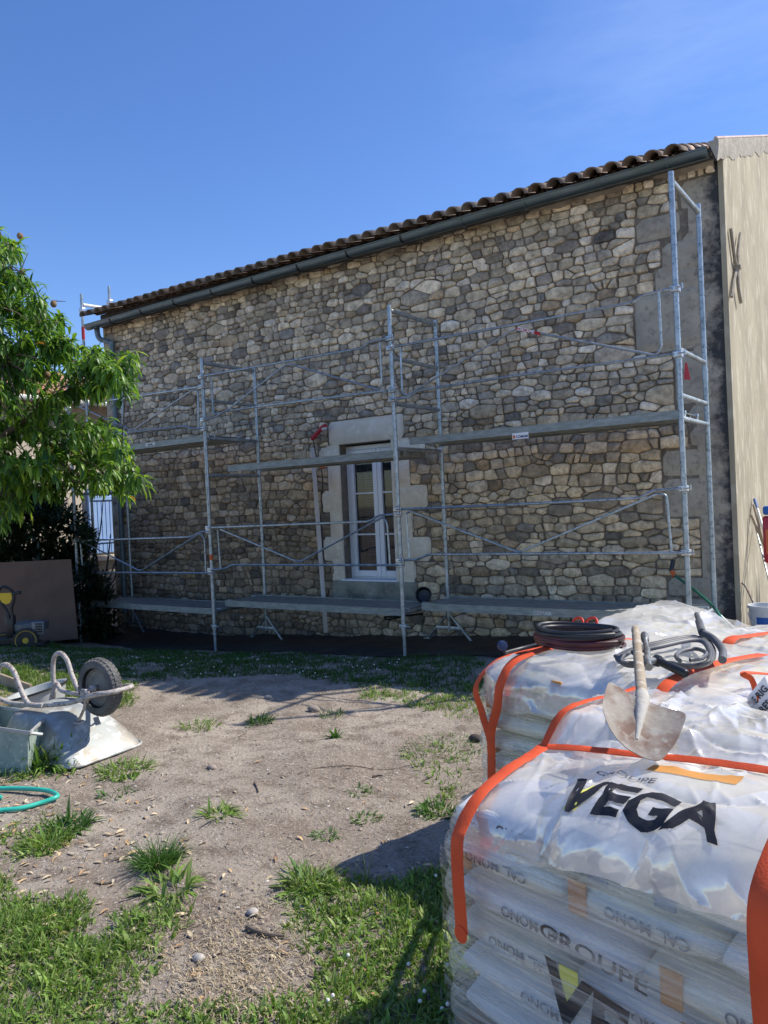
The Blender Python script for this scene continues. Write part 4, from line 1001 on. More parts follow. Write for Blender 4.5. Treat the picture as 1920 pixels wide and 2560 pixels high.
strap('sling', [bcov(.06,.4,.012), bcov(.035,.10,.012), Vector((.02,-.045,.78)), Vector((.05,-.05,.66)), Vector((.10,-.052,.52)), Vector((.10,-.052,.40))], .045, orange, back, [(0,0,1),(-.3,-.5,.8),(-.3,-1,0),(0,-1,0),(0,-1,0),(0,-1,0)])
strap('sling', [bcov(.99,.75,.01), bcov(.96,.4,.01), bcov(.94,.05,.025), Vector((.93,-.07,.76)), Vector((.93,-.05,.6)), Vector((.93,-.05,.45))], .055, orange, back, [(0,0,1),(0,-.2,1),(0,-.7,.7),(0,-1,0),(0,-1,0),(0,-1,0)])
b = MB(); b.grid(lambda u, v: Vector((1.02+.12*u, -.036, .60+.15*v)), 3, 3); b.build('printed_panel', grprint, back)
third, _ = load('rear wrapped pallet of sacks under a loose milky plastic sheet nearest the stone wall', (9.05, -2.80), 1.2, .8, .84, 7, 3, GRP, texts=False)
def tH(a, y): return .85+.10*math.exp(-((a-.10)/.26)**2)*smst(0, .25, y)+.03*smst(.4, 1.1, a)+.03*nz3(a, y, 2, 4)
tcov = Cover(1.23, .83, tH, .08, .018, 12, 3.3)
drape('top_sheet', tcov, 0, 1.23, -.2, .83, 120, 90, sheetm, third)
skirt('top_sheet_side', tcov, 0.0, -1, .83, .25, sheetm, third)
strap('sling', [tcov(.92,.5,.012), tcov(.90,.22,.012), tcov(.88,.04,.012), Vector((.88,-.04,.72))], .06, orange, third, [(0,0,1),(0,-.2,1),(0,-.7,.7),(0,-1,0)])
side, _ = load('wrapped pallet at the right edge with a white handwritten sheet taped under an orange sling', (10.20, -3.80), 1.2, .8, .88, 7, 4, GRP, texts=False, wrap=silverm)
def sH(a, y): return .905+.03*nz3(a, y, 5, 5)
scov = Cover(1.23, .83, sH, .08, .03, 21, 4.5)
drape('top_sheet', scov, 0, 1.23, -.07, .83, 110, 80, silverm, side)
skirt('top_sheet_side', scov, 0.0, -1, .83, .15, silverm, side)
LS = inv(side)
def sfl(px, py, off=-.065):   # point on the front face plane of this load
    o_ = LS @ CAM; d_ = LS.to_3x3() @ ray(px, py); t = (off-o_.y)/d_.y; return o_+d_*t
b = MB(); q = [(1868,1742),(1912,1690),(1945,1780),(1885,1850)]
pp = [sfl(*k) for k in q]
b.grid(lambda u, v: (pp[0].lerp(pp[1], u)).lerp(pp[3].lerp(pp[2], u), v)+Vector((0,.004*nz3(u, v, 1, 3),0)), 8, 8); b.build('paper_sheet', paper, side, smooth=True)
e1 = (pp[1]-pp[0]).normalized(); angp = math.atan2(e1.z, e1.x)
for s_, v_, sz in (('GE RIG', .26, .034), ('MURES', .62, .034)):
    c = (pp[0].lerp(pp[1], .5)).lerp(pp[3].lerp(pp[2], .5), v_)
    put_text('lettering', s_, sz, Matrix.Translation((c.x, c.y-.006, c.z)) @ Matrix.Rotation(-angp, 4, 'Y') @ RX, ink, side, .0003, .0008)
strap('sling', [scov(.02,.2,.012), sfl(1862,1682,-.05), sfl(1880,1700,-.06), sfl(1893,1745,-.062), sfl(1898,1790,-.06), sfl(1900,1880,-.06)], .024, orange, side, [(0,-.3,1),(0,-.8,.6),(0,-1,0),(0,-1,0),(0,-1,0),(0,-1,0)])

# ------------------------------------------------------------------ things on the pallets
def coil(b, c, rx, ry, turns, r, seed, rot=0., lift=.010, sq=.9):
    rr = random.Random(seed); pts = []
    for k in range(turns*26):
        a = 2*pi*k/26; t = k/26; s = 1+.05*sin(t*2.4+seed)+.03*sin(t*5.1); x, y = rx*s*cos(a), ry*s*sin(a)
        pts.append(Vector((c[0]+x*cos(rot)-y*sin(rot), c[1]+x*sin(rot)+y*cos(rot), c[2]+lift*t*1.0+.004*sin(a*2+t))))
    b.tube(pts, r, 8); return pts
c = atZ(1448, 1604, .955)
h1 = empty('hose_coil', c, label='coiled black and dark red hose lying on the back left wrapped pallet', cat='hose coil'); LG = inv(h1)
for k, (m_, tn_, sd, z0, sc) in enumerate(((redhose, 3, 1, -.012, 1.0), (black, 3, 2, .022, .97), (redhose, 2, 6, .016, 1.02), (black, 2, 4, .048, .92))):
    b = MB(); coil(b, (0,0,z0), .205*sc, .150*sc, tn_, .0095, sd, -.15, .011); b.build('tube', m_, h1, smooth=True)
b = MB(); b.tube(smooth_path([atZ(1340,1612,.96), atZ(1300,1622,.95), atZ(1262,1632,.95)], 5), .009, 8); b.build('tube_end', black, h1, smooth=True, local=LG)
p_ = atZ(1256, 1614, .955)
b = MB(); n_ = 8
b.lathe([(.010,-.014),(.022,-.012),(.024,.0),(.022,.012),(.010,.014)], 16, Matrix.Translation(p_) @ Matrix.Rotation(radians(60), 4, 'Z') @ Matrix.Rotation(pi/2, 4, 'X')); b.build('end_fitting', mat('dark blue knob', (.015,.035,.10), .5), h1, smooth=True, local=LG)
rg = empty('red_clamp', atZ(1462, 1556, .96), label='bright red looped plastic clamp behind the black hose coil', cat='clamp'); LG = inv(rg)
b = MB()
for px in (1445, 1480):
    cc = atZ(px, 1566, .985); b.tube([cc+Vector((.026*cos(a), .026*sin(a)*.6, .022*sin(a)+.02)) for a in np.linspace(0, 2*pi, 14)[:-1]], .007, 6, closed=True)
b.tube([atZ(1438,1572,.985), atZ(1465,1572,.985), atZ(1490,1574,.985)], .010, 6); redpl = mat('bright red plastic', (.70,.05,.02), .4); b.build('loops', redpl, rg, smooth=True, local=LG)
c = atZ(1680, 1622, .955)
h2 = empty('rubber_hose', c, label='grey-black rubber hose looped in loose oval turns at the right of the shovel handle', cat='hose coil'); LG = inv(h2)
b = MB(); pts = []
for t in range(3):
    o_ = t*.008
    pts += [atZ(1540+t*4,1640+t*5,.955+o_), atZ(1570,1664-t*3,.955+o_), atZ(1640,1660-t*3,.95+o_), atZ(1730,1668-t*2,.95+o_), atZ(1780-t*4,1650,.97+o_), atZ(1775-t*5,1610,.98+o_), atZ(1730,1592+t*4,.99+o_), atZ(1650,1606+t*5,.985+o_), atZ(1580,1624+t*4,.97+o_)]
b.tube(smooth_path(pts, 6), .0115, 10, sq=.75); b.build('tube', mat('dusty grey rubber', (.06,.062,.066), .5, var=(.12,.122,.125), vs=9), h2, smooth=True, local=LG)
b = MB(); b.tube(smooth_path([atZ(1700,1652,1.0), atZ(1690,1640,1.0), atZ(1705,1628,1.0), atZ(1740,1622,1.0), atZ(1765,1632,1.0), atZ(1755,1645,1.0), atZ(1725,1650,1.0)], 5), .0085, 8); b.build('inner_loop', MATS['dusty grey rubber'], h2, smooth=True, local=LG)
b = MB(); q1, q2 = atZ(1742, 1536, 1.02), atZ(1756, 1582, 1.02); b.tube([q1, q1.lerp(q2,.4), q1.lerp(q2,.42), q2], [.013,.013,.018,.018], 10)
b.tube(smooth_path([q2, atZ(1785,1598,1.0), atZ(1806,1625,.99), atZ(1806,1650,.98)], 5), .016, 10); b.build('thick_end', MATS['dusty grey rubber'], h2, smooth=True, local=LG)
jt = empty('spray_lance', atZ(1620, 1650, 1.0), label='black lance handle with metal coupling beside the wooden shovel handle', cat='lance'); LG = inv(jt)
b = MB(); q1, q2 = atZ(1640, 1650, 1.02), atZ(1716, 1685, 1.0)
b.tube([q1, q1.lerp(q2,.1), q1.lerp(q2,.12), q1.lerp(q2,.5), q1.lerp(q2,.95), q2], [.022,.022,.015,.0155,.017,.012], 12); b.build('grip', blackp, jt, smooth=True, local=LG)
b = MB(); q0 = atZ(1611, 1588, 1.05); b.tube([q0, atZ(1613,1600,1.05), atZ(1613,1601,1.05), atZ(1616,1622,1.04), atZ(1617,1623,1.04), atZ(1620,1648,1.03)], [.016,.016,.010,.010,.013,.011], 10)
b.tube([atZ(1616,1645,1.03), atZ(1622,1668,1.02)], .014, 10); b.tube([atZ(1618,1655,1.03), q1], .012, 8); b.build('coupling', mat('dull steel', (.16,.16,.155), .45, .8, var=(.3,.3,.29), vs=20), jt, smooth=True, local=LG)
# shovel: blade stands on the near load, handle runs back over the next pallet
sv = empty('shovel', atZ(1605, 1745, 1.0), label='round shovel with mortar-caked blade and worn wooden handle lying across the pallets', cat='shovel'); LG = inv(sv)
sock = atD(1606, 1752, 2.22); hend = atD(1588, 1572, 3.25); BTIP = atD(1641, 1905, 2.03); BN = (BTIP-sock).cross(R_).normalized()
if BN.dot(CAM-sock) < 0: BN = -BN
b = MB(); pth = smooth_path([hend, hend.lerp(sock,.33)+Vector((0,0,.012)), hend.lerp(sock,.66)+Vector((0,0,.006)), sock], 5)
b.tube(pth, [.0155+.0025*nz3(i, 0, 0, .7)+.0015*(i/len(pth)) for i in range(len(pth))], 12)
hm = mat('worn shovel handle', (.36,.30,.21), .75, var=(.30,.23,.15), vs=7, col2=(.52,.47,.38), bump=.003, bs=30); b.build('handle', hm, sv, smooth=True, local=LG)
b = MB(); prof = [(1503,1790),(1504,1770),(1512,1738),(1524,1717),(1560,1730),(1595,1748),(1606,1752),(1620,1756),(1660,1775),(1690,1790),(1709,1808),(1702,1835),(1690,1862),(1670,1888),(1648,1904),(1620,1898),(1585,1883),(1550,1862),(1520,1830)]
cen = (1604, 1815)
def bladep(px, py, off=0.):
    # blade plane: tilted back so the tip is nearest
    n_ = BN; p0 = sock; d_ = ray(px, py)
    t = n_.dot(p0-CAM)/n_.dot(d_); p = CAM+d_*t; return p, n_
nr = 8; vs = []; prof2 = smooth_path([(x, y, 0) for x, y in prof]+[(prof[0][0], prof[0][1], 0)], 3)[:-1]; N = len(prof2)
for side_ in (1, -1):
    for j in range(nr+1):
        t = 1-j/nr
        for q in prof2:
            px, py = cen[0]+(q.x-cen[0])*t, cen[1]+(q.y-cen[1])*t; p, n_ = bladep(px, py)
            e = abs(px-1604)/105; ridge = .016*math.exp(-((px-1604+(py-1752)*.15)/14)**2)*smst(1870, 1760, py)
            p = p+n_*(.030*e*e+ridge+.0015*side_+.0015*nz3(px*.05, py*.05, 1)); vs.append(p)
fs = []
for s_ in (0, 1):
    for j in range(nr):
        for k in range(N):
            l_ = (k+1) % N; q = s_*(nr+1)*N; fs.append((q+j*N+k, q+j*N+l_, q+(j+1)*N+l_, q+(j+1)*N+k))
fs += [(k, (k+1) % N, (nr+1)*N+(k+1) % N, (nr+1)*N+k) for k in range(N)]
b.add(vs, fs); b.build('blade', rust, sv, smooth=True, local=LG)
b = MB(); e0, n_ = bladep(1592, 1850); b.tube([sock+(hend-sock).normalized()*.06, sock, sock.lerp(e0,.3)+n_*.008, e0+n_*.001], [.020,.021,.016,.005], 12); b.build('socket', cakem, sv, smooth=True, local=LG)
LOADS_DONE = 1

# ------------------------------------------------------------------ upturned wheelbarrow
wb = empty('wheelbarrow', (6.02, -3.80, 0), rz=radians(3), label='mortar-caked wheelbarrow lying upside down with its wheel in the air', cat='wheelbarrow')
# local frame: +x nose, y across, z up; rim on the ground
TW, TL = .66, .86
b = MB()
def tray(u, v):     # u around rounded rectangle, v 0 rim .. 1 bottom
    pass
def rr(w0, w1, x0, x1, r, z, n=6):
    P = []
    for cx, cy, a0, ww in ((x1-r, w1/2-r, 0, 0), (x0+r, w0/2-r, .5*pi, 0), (x0+r, -w0/2+r, pi, 0), (x1-r, -w1/2+r, 1.5*pi, 0)):
        for k in range(n+1): a = a0+.5*pi*k/n; P.append(Vector((cx+r*cos(a), cy+r*sin(a), z)))
    return P
rings = [(.66,.60,-.84,.07,.09,.012,0),(.655,.595,-.835,.065,.09,.03,0),(.60,.55,-.80,-.02,.10,.12,0),(.54,.46,-.76,-.16,.11,.24,0),(.50,.40,-.72,-.27,.11,.325,0),(.46,.36,-.70,-.31,.10,.345,0),(.30,.22,-.6,-.40,.08,.350,0),(.05,.05,-.5,-.45,.02,.352,0)]
vs = []; n = 28
for w0, w1, x0, x1, r_, z_, _q in rings: vs += rr(w0, w1, x0, x1, r_, z_*.87)
for i, v in enumerate(vs): v += Vector((0,0,.006*nz3(v.x, v.y, v.z, 6)*(1 if v.z > .05 else 0)))
fs = [(i*n+k, i*n+(k+1) % n, (i+1)*n+(k+1) % n, (i+1)*n+k) for i in range(len(rings)-1) for k in range(n)]+[tuple((len(rings)-1)*n+k for k in range(n))]
b.add(vs, fs); tr_ = b.build('tray', steelw, wb, smooth=True)
sm = tr_.modifiers.new('s', 'SUBSURF'); sm.levels = 1; sm.render_levels = 1
b = MB(); b.tube(rr(.67,.61,-.85,.08,.09,.014), .011, 8, closed=True); b.build('rim', steelw, wb, smooth=True)
mp_ = [(x_, y_, z_-.055) for x_, y_, z_ in [(-.98,-.26,.22),(-.86,-.25,.42),(-.72,-.20,.395),(-.45,-.165,.40),(-.15,-.14,.44),(.10,-.13,.515),(.20,-.10,.53),(.235,0,.535),(.20,.10,.53),(.10,.13,.515),(-.15,.14,.44),(-.45,.165,.40),(-.72,.20,.395),(-.86,.25,.42),(-.98,.26,.22)]]
b = MB(); b.tube(smooth_path([Vector(p) for p in mp_], 6), .017, 10); b.build('frame_tube', tubew, wb, smooth=True)
for s_ in (-1, 1):
    b = MB(); y_ = .205*s_
    b.tube(smooth_path([Vector(p) for p in ((-.40,y_*.85,.35),(-.52,y_,.36),(-.60,y_*1.03,.46),(-.66,y_*1.05,.575),(-.745,y_*1.07,.62),(-.83,y_*1.1,.58),(-.86,y_*1.12,.46),(-.865,y_*1.15,.30),(-.93,y_*1.2,.22))], 6), .018, 10)
    b.build('leg', tubew, wb, smooth=True)
    b = MB(); b.tube([Vector((.02,.125*s_,.445)), Vector((-.03,.115*s_,.35)), Vector((-.12,.10*s_,.25))], .013, 6, sq=.5); b.box((-.13,.10*s_,.242), (.08,.04,.012)); b.box((.0,.125*s_,.445), (.09,.012,.06), bev=.004); b.build('bracket', tubew, wb, smooth=True)
# wheel
WC = Vector((-.005, 0, .475)); WR = .20
we = MB(); Mw = Matrix.Translation(WC) @ Matrix.Rotation(pi/2, 4, 'X')
pr = []
for k in range(17):
    a = -pi*.62+2*pi*.62*k/16; pr.append((WR-.046+.046*cos(a), .046*sin(a)))
we.lathe(pr, 56, Mw, cap=False); wheel = we.build('wheel', tyrem, wb, smooth=True)
tr = MB()
for k in range(34):
    a = 2*pi*k/34
    for j, zz in enumerate((-.032, -.011, .011, .032)):
        a2 = a+(pi/34 if j % 2 else 0); rad_ = WR-.003-(.010 if abs(zz) > .02 else 0)
        Mk = Mw @ Matrix.Rotation(a2, 4, 'Z') @ Matrix.Translation((rad_, 0, zz)) @ Matrix.Rotation((-.5 if zz > .02 else .5 if zz < -.02 else 0), 4, 'Y')
        q = MB(); q.box((0,0,0), (.009, .026, .019), bev=.002); tr.add([Mk @ Vector(v) for v in q.v], q.f)
to = tr.build('tread', tyrem, wheel)
b = MB(); b.lathe([(.128,.020),(.120,.026),(.112,.012),(.075,.008),(.05,.016),(.02,.02),(.02,-.02),(.05,-.016),(.075,-.008),(.112,-.012),(.120,-.026),(.128,-.020)], 36, Mw, cap=False); b.build('rim', hubm, wheel, smooth=True)
b = MB(); b.tube([WC+Vector((0,-.135,0)), WC+Vector((0,.135,0))], .012, 10)
for s_ in (-1, 1): b.box(WC+Vector((0,.128*s_,-.01)), (.05,.014,.05), bev=.004); b.tube([WC+Vector((0,.05*s_,0)), WC+Vector((0,.07*s_,0))], .026, 10)
b.build('axle', tubew, wheel, smooth=True)

# pale trough, tubs and planks left of the wheelbarrow
t_ = empty('mortar_trough', (5.50, -4.12, 0), label='pale green mortar trough with tiny rivets standing in the weeds at the left edge', cat='trough')
P0, P1 = atZ(70, 1925, .0), atZ(-60, 1925, .0)
TLm = inv(t_)
a_ = atD(68, 1830, 5.05); b_ = atD(-60, 1805, 5.3)
def at_ground_line(px, py): return atD(px, py, 5.05)
tl, tr2 = atD(-70, 1812, 5.15), atD(70, 1832, 5.05); bl, br = Vector((tl.x+.03, tl.y-.02, .0)), Vector((tr2.x-.01, tr2.y-.01, .0))
bk_ = Vector((-.30, .34, 0))
b = MB(); vs = [tl, tr2, br, bl, tl+bk_, tr2+bk_, br+bk_, bl+bk_]
b.add(vs, [(0,3,2,1), (1,2,6,5), (0,4,7,3), (4,5,6,7)]); b.build('body', troughm, t_, local=TLm)
b = MB(); b.tube([tl, tr2+Vector((.02,0,0)), tr2+bk_, tl+bk_], .014, 6, closed=True); b.tube([tr2, atD(106, 1836, 5.1)], .012, 6); b.build('rim', steelw, t_, smooth=True, local=TLm)
b = MB(); vs=[]
for i in range(4):
    for j in range(7):
        p = tl.lerp(tr2, (j+.6)/7).lerp(bl.lerp(br, (j+.6)/7), (i+.6)/4)+Vector((.006,-.006,0)); b.lathe([(.004,-.003),(.004,.003)], 6, Matrix.Translation(p))
b.build('rivets', MATS['galvanised steel'], t_, local=TLm)
gt = empty('mortar_tub', atZ(30, 1790, .0), label='shallow grey mortar tub with black rim behind the upturned wheelbarrow', cat='tub')
b = MB(); b.lathe([(.20,0),(.24,.13),(.26,.13),(.255,.145),(.235,.14),(.19,.02)], 32); q = b.build('body', greyp, gt, smooth=True)
b = MB(); b.lathe([(.258,.128),(.266,.136),(.258,.146),(.25,.14),(.258,.128)], 32, cap=False); b.build('rim', blackp, gt, smooth=True)
gt.location = (4.42, -3.30, 0.05); gt.rotation_euler = (radians(8), radians(-10), 0)
pk = empty('plank_tray', (3.35, -2.95, 0), label='low open wooden form of pale planks on the sunlit grass at the left edge', cat='wooden form'); LG = inv(pk)
b = MB(); q1 = atZ(-30, 1685, .10); q2 = atZ(78, 1725, .06); q3 = atZ(-30, 1758, .0); q4 = atZ(70, 1738, .02)
for p_, r__, hh_ in ((q1, q2, .10), (atZ(-30,1768,.03), atZ(74,1742,.05), .09)):
    d_ = r__-p_; b.box((p_+r__)/2, (d_.length, .025, hh_), rot=Matrix.Rotation(math.atan2(d_.y, d_.x), 3, 'Z') @ Matrix.Rotation(-math.asin(d_.z/d_.length), 3, 'Y'))
mid_ = (q1+q3)/2; d_ = q4-q3
b.box((q1+q2+q3+q4)/4-Vector((0,0,.03)), (.62, .42, .015), rot=Matrix.Rotation(math.atan2((q2-q1).y, (q2-q1).x), 3, 'Z'))
b.build('boards', woodm, pk, local=LG)
# turquoise hose ring on the soil
gh = empty('hose_ring', atZ(40, 2010, .02), label='turquoise garden hose curving on the soil at the left edge', cat='hose'); LG = inv(gh)
b = MB(); b.tube(smooth_path([atZ(-140,2050,.02), atZ(-60,2036,.02), atZ(0,2026,.02), atZ(50,2021,.02), atZ(100,2008,.02), atZ(136,1995,.03), atZ(143,1988,.03), atZ(125,1978,.03), atZ(90,1973,.03), atZ(30,1971,.02), atZ(-40,1973,.02), atZ(-140,1985,.02)], 6), .0135, 10)
b.build('tube', greenh, gh, smooth=True, local=LG)
b = MB(); b.tube([atZ(-10,1995,.02), atZ(5,1993,.02)], .014, 10); b.build('tube_end', greenh, gh, smooth=True, local=LG)

# brown board leaning by the frame, machine in front of it
bo = empty('brown_board', (.6, -.45, -.1), label='large brown panel board standing on edge between the machine and the far left frame', cat='board')
br_ = atZ(195, 1597, -.10); D_ = (br_-CAM).dot(_f); tl_ = atD(-60, 1409, D_*1.0); tr_2 = atD(177, 1398, D_); bl_ = atD(-60, 1620, D_)
off_ = Vector((.018*_f.x, .018*_f.y, 0))
b = MB(); vs = [tl_, tr_2, br_, bl_]; b.add(vs+[v+off_ for v in vs], [(0,3,2,1), (4,5,6,7), (0,1,5,4), (1,2,6,5), (2,3,7,6), (3,0,4,7)])
b.build('panel', plym, bo, local=inv(bo))
mw = empty('garden_machine', (0,0,0), label='yellow wheeled engine machine with black push handle standing before the brown board', cat='engine machine')
MD = (atZ(65, 1630, -.08)-CAM).dot(_f)
def mpt(px, py, dd=0.): return atD(px, py, MD+dd)
mc = mpt(65, 1630); mw.location = (mc.x, mc.y, mc.z); LG = inv(mw)
def wheel2(px, py, rad, dd, yaw):
    c = mpt(px, py, dd); M_ = Matrix.Translation(c) @ Matrix.Rotation(yaw, 4, 'Z') @ Matrix.Rotation(pi/2, 4, 'X')
    q = MB(); q.lathe([(rad*.80,-.022),(rad*.97,-.022),(rad,-.014),(rad,.014),(rad*.97,.022),(rad*.80,.022)], 32, M_); wv = q.build('wheel', black, mw, smooth=True, local=LG)
    q = MB(); q.lathe([(rad*.70,-.020),(rad*.82,-.024),(rad*.82,.024),(rad*.70,.020),(rad*.70,-.020)], 32, M_, cap=False); q.lathe([(rad*.22,-.03),(rad*.24,.03)], 16, M_); q.lathe([(rad*.62,-.012),(rad*.72,-.018),(rad*.72,.018),(rad*.62,.012)], 32, M_, cap=False)
    for k in range(6):
        a = 2*pi*k/6; Mk = M_ @ Matrix.Rotation(a, 4, 'Z'); z = MB(); z.box((rad*.46, 0, 0), (rad*.52, rad*.30, .04), bev=.006); q.add([Mk @ Vector(v) for v in z.v], z.f)
    q.build('rim', yellowp, wv, smooth=True, local=LG)
yw = YAW+radians(12)
wheel2(65, 1601, .160, 0, yw); wheel2(10, 1604, .13, .35, yw)
b = MB(); b.box(mpt(72,1565,.2), (.42,.34,.12), rot=Matrix.Rotation(YAW, 3, 'Z'), bev=.03); b.box(mpt(62,1582,.2), (.30,.26,.14), rot=Matrix.Rotation(YAW, 3, 'Z'), bev=.02); engm = mat('dusty grey engine', (.08,.095,.11), .6, .2, var=(.15,.16,.165), vs=10, col2=(.22,.21,.18)); b.build('engine', engm, mw, smooth=True, local=LG)
b = MB(); b.box(mpt(96,1570,.05), (.16,.05,.17), rot=Matrix.Rotation(YAW, 3, 'Z'), bev=.01)
b.build('muffler', mat('grey muffler', (.22,.23,.24), .5, .4), mw, smooth=True, local=LG)
b = MB()
for i in range(4):
    for j in range(3): c_ = mpt(90+j*6, 1560+i*6.4, .0); b.box(c_, (.02,.02,.018), rot=Matrix.Rotation(YAW, 3, 'Z'))
b.build('muffler_slots', blackp, mw, local=LG)
b = MB(); b.box(mpt(90,1608,.1), (.30,.20,.05), rot=Matrix.Rotation(YAW, 3, 'Z'), bev=.01); b.box(mpt(30,1600,.2), (.30,.25,.10), rot=Matrix.Rotation(YAW, 3, 'Z'), bev=.02); b.build('chassis', blackp, mw, local=LG)
b = MB(); b.box(mpt(27,1566,.05), (.11,.09,.30), rot=Matrix.Rotation(YAW, 3, 'Z'), bev=.015)
b.tube(bend([mpt(22,1548), mpt(18,1528), mpt(3,1508), mpt(-4,1490), mpt(-3,1473), mpt(6,1466), mpt(18,1468), mpt(30,1477), mpt(35,1490), mpt(35,1502), mpt(28,1518), mpt(32,1548)], .06), .020, 8)
b.tube([mpt(30,1484), mpt(52,1481)], .022, 8); b.build('handle', blackp, mw, smooth=True, local=LG)
b = MB(); pl = [(0,1483),(28,1482),(30,1496),(24,1508),(14,1511),(4,1506),(-2,1494)]
vs = [mpt(*p_, -.02) for p_ in pl]; vs2 = [mpt(*p_, .06) for p_ in pl]; n = len(pl)
b.add(vs+vs2, [tuple(range(n)), tuple(range(n, 2*n))[::-1]]+[(i, n+i, n+(i+1) % n, (i+1) % n) for i in range(n)]); b.build('control_panel', mat('machine yellow', (.75,.48,.02), .4), mw, local=LG)

# ------------------------------------------------------------------ foliage helpers
class Leaves:
    def __init__(s): s.V = []; s.F = []; s.C = []; s.n = 0
    def leaf(s, p, d, up, ln, wd, droop, col, nseg=4, fold=.25, tw=0., base=.3):
        """tapered curved folded leaf starting at p in direction d"""
        d = d.normalized(); sd = d.cross(up)
        if sd.length < 1e-4: sd = d.orthogonal()
        sd.normalize(); q = Vector(p); st = ln/nseg; b = s.n; dd = Vector(d)
        prof = [base, .85, 1.0, .72, .06] if nseg == 4 else ([base, .95, .75, .05] if nseg == 3 else [base, 1, .05])
        for i in range(nseg+1):
            n_ = sd.cross(dd); w = wd*.5*prof[i]
            s.V += [tuple(q-sd*w+n_*(w*fold)), tuple(q), tuple(q+sd*w+n_*(w*fold))]; s.n += 3
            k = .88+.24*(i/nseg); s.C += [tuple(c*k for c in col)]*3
            dd = (dd+Vector((0,0,-droop/nseg))).normalized(); q = q+dd*st
            sd = (sd+n_*tw).normalized()
        for i in range(nseg):
            k = b+i*3; s.F += [(k, k+1, k+4, k+3), (k+1, k+2, k+5, k+4)]
    def blade(s, p, d, ln, wd, droop, col, nseg=3):
        b = s.n; q = Vector(p); dd = Vector(d).normalized(); sd = dd.cross(Vector((random.uniform(-1,1), random.uniform(-1,1), .1)))
        if sd.length < 1e-4: sd = dd.orthogonal()
        sd.normalize(); st = ln/nseg
        for i in range(nseg):
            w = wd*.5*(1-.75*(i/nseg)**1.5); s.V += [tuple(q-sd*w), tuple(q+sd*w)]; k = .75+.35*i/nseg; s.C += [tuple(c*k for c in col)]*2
            q = q+dd*st; dd = (dd+Vector((0,0,-droop/nseg))).normalized()
        s.V.append(tuple(q)); s.C.append(tuple(c*1.1 for c in col)); s.n += 2*nseg+1
        for i in range(nseg-1): k = b+2*i; s.F.append((k, k+1, k+3, k+2))
        k = b+2*(nseg-1); s.F.append((k, k+1, k+2))
    def build(s, name, m_, parent=None, local=None):
        me = bpy.data.meshes.new(name); V = s.V
        if local is not None: V = [tuple(local @ Vector(v)) for v in V]
        me.from_pydata(V, [], s.F); setcol(me, np.array(s.C)); return link(name, me, m_, parent, True)

# ------------------------------------------------------------------ peach tree
pt_ = empty('peach_tree', (2.6, -4.0, 0), label='leafy peach tree with drooping bright leaves filling the left edge', cat='tree'); LG = inv(pt_)
rt = random.Random(21)
OUT = [(-60,560),(20,590),(52,640),(62,690),(92,722),(128,740),(122,790),(132,830),(160,800),(168,850),(186,868),(214,852),(222,880),(262,876),(285,900),(335,878),(352,905),(366,948),(330,972),(300,968),(282,990),(262,1000),(200,1006),(176,1020),(196,1050),(230,1050),(268,1062),(300,1052),(312,1072),(300,1100),(335,1108),(330,1130),(328,1180),(356,1190),(372,1225),(352,1246),(330,1262),(300,1228),(262,1218),(200,1222),(190,1190),(150,1178),(125,1195),(120,1250),(80,1275),(60,1310),(20,1330),(-60,1340)]
tips = []
while len(tips) < 330:
    px, py = rt.uniform(-60, 372), rt.uniform(565, 1335)
    if in_poly(px, py, OUT):
        D = 6.9+rt.uniform(-.85, .85)-(.2 if px > 250 else 0); tips.append(atD(px, py-12, D))
for px, py in OUT[2:44:2]: tips.append(atD(px-8, py-14, 6.9+rt.uniform(-.4,.4)))
for k in range(190):  # the half of the crown beyond the left edge of the picture
    a_, e_, q_ = rt.uniform(0, 2*pi), rt.uniform(-.5, 1.2), rt.uniform(.6, 1.0)
    p_ = Vector((2.75+1.35*q_*cos(a_)*cos(e_), -3.95+1.2*q_*sin(a_)*cos(e_), 2.55+1.35*q_*sin(e_)))
    d_ = p_-CAM; u_ = 960+FPX*d_.dot(R_)/d_.dot(_f)
    if u_ < -70: tips.append(p_)
trunk_top = Vector((2.75, -3.95, 1.35)); b = MB()
b.tube(smooth_path([(2.6,-4.0,-.1), (2.62,-4.02,.5), (2.70,-3.96,1.0), trunk_top], 4), [.12-.003*i for i in range(13)], 12)
b.build('trunk', barkm, pt_, smooth=True, local=LG)
mains = [atD(20,640,6.9), atD(120,860,6.8), atD(240,930,6.9), atD(230,1130,6.9), atD(60,1210,6.8), atD(10,900,6.6), atD(90,1040,7.2), atD(-20,760,7.2), atD(300,1190,6.8), Vector((2.1,-4.4,3.0)), Vector((2.9,-4.6,3.2)), Vector((1.9,-3.6,2.5)), Vector((2.7,-3.9,3.6)), Vector((2.3,-3.2,3.1))]
nodes = []; b = MB()
for m_ in mains:
    mid = trunk_top.lerp(m_, .45)+Vector((rt.uniform(-.1,.1), rt.uniform(-.1,.1), .18)); P = smooth_path([trunk_top, mid, m_], 8); n = len(P)
    b.tube(P, [.042*(1-i/n)+.007 for i in range(n)], 7); nodes += P[5:]
for t_p in tips:
    nd = min(nodes, key=lambda q: (q-t_p).length_squared)
    if (nd-t_p).length > .05:
        md = nd.lerp(t_p, .5)+Vector((0,0,.04)); b.tube([nd, md, t_p], [.008,.006,.003], 5)
b.build('branches', barkm, pt_, smooth=True, local=LG)
lv = Leaves(); g1 = [(.095,.20,.030),(.125,.245,.036),(.065,.15,.028),(.18,.30,.055),(.05,.12,.03)]
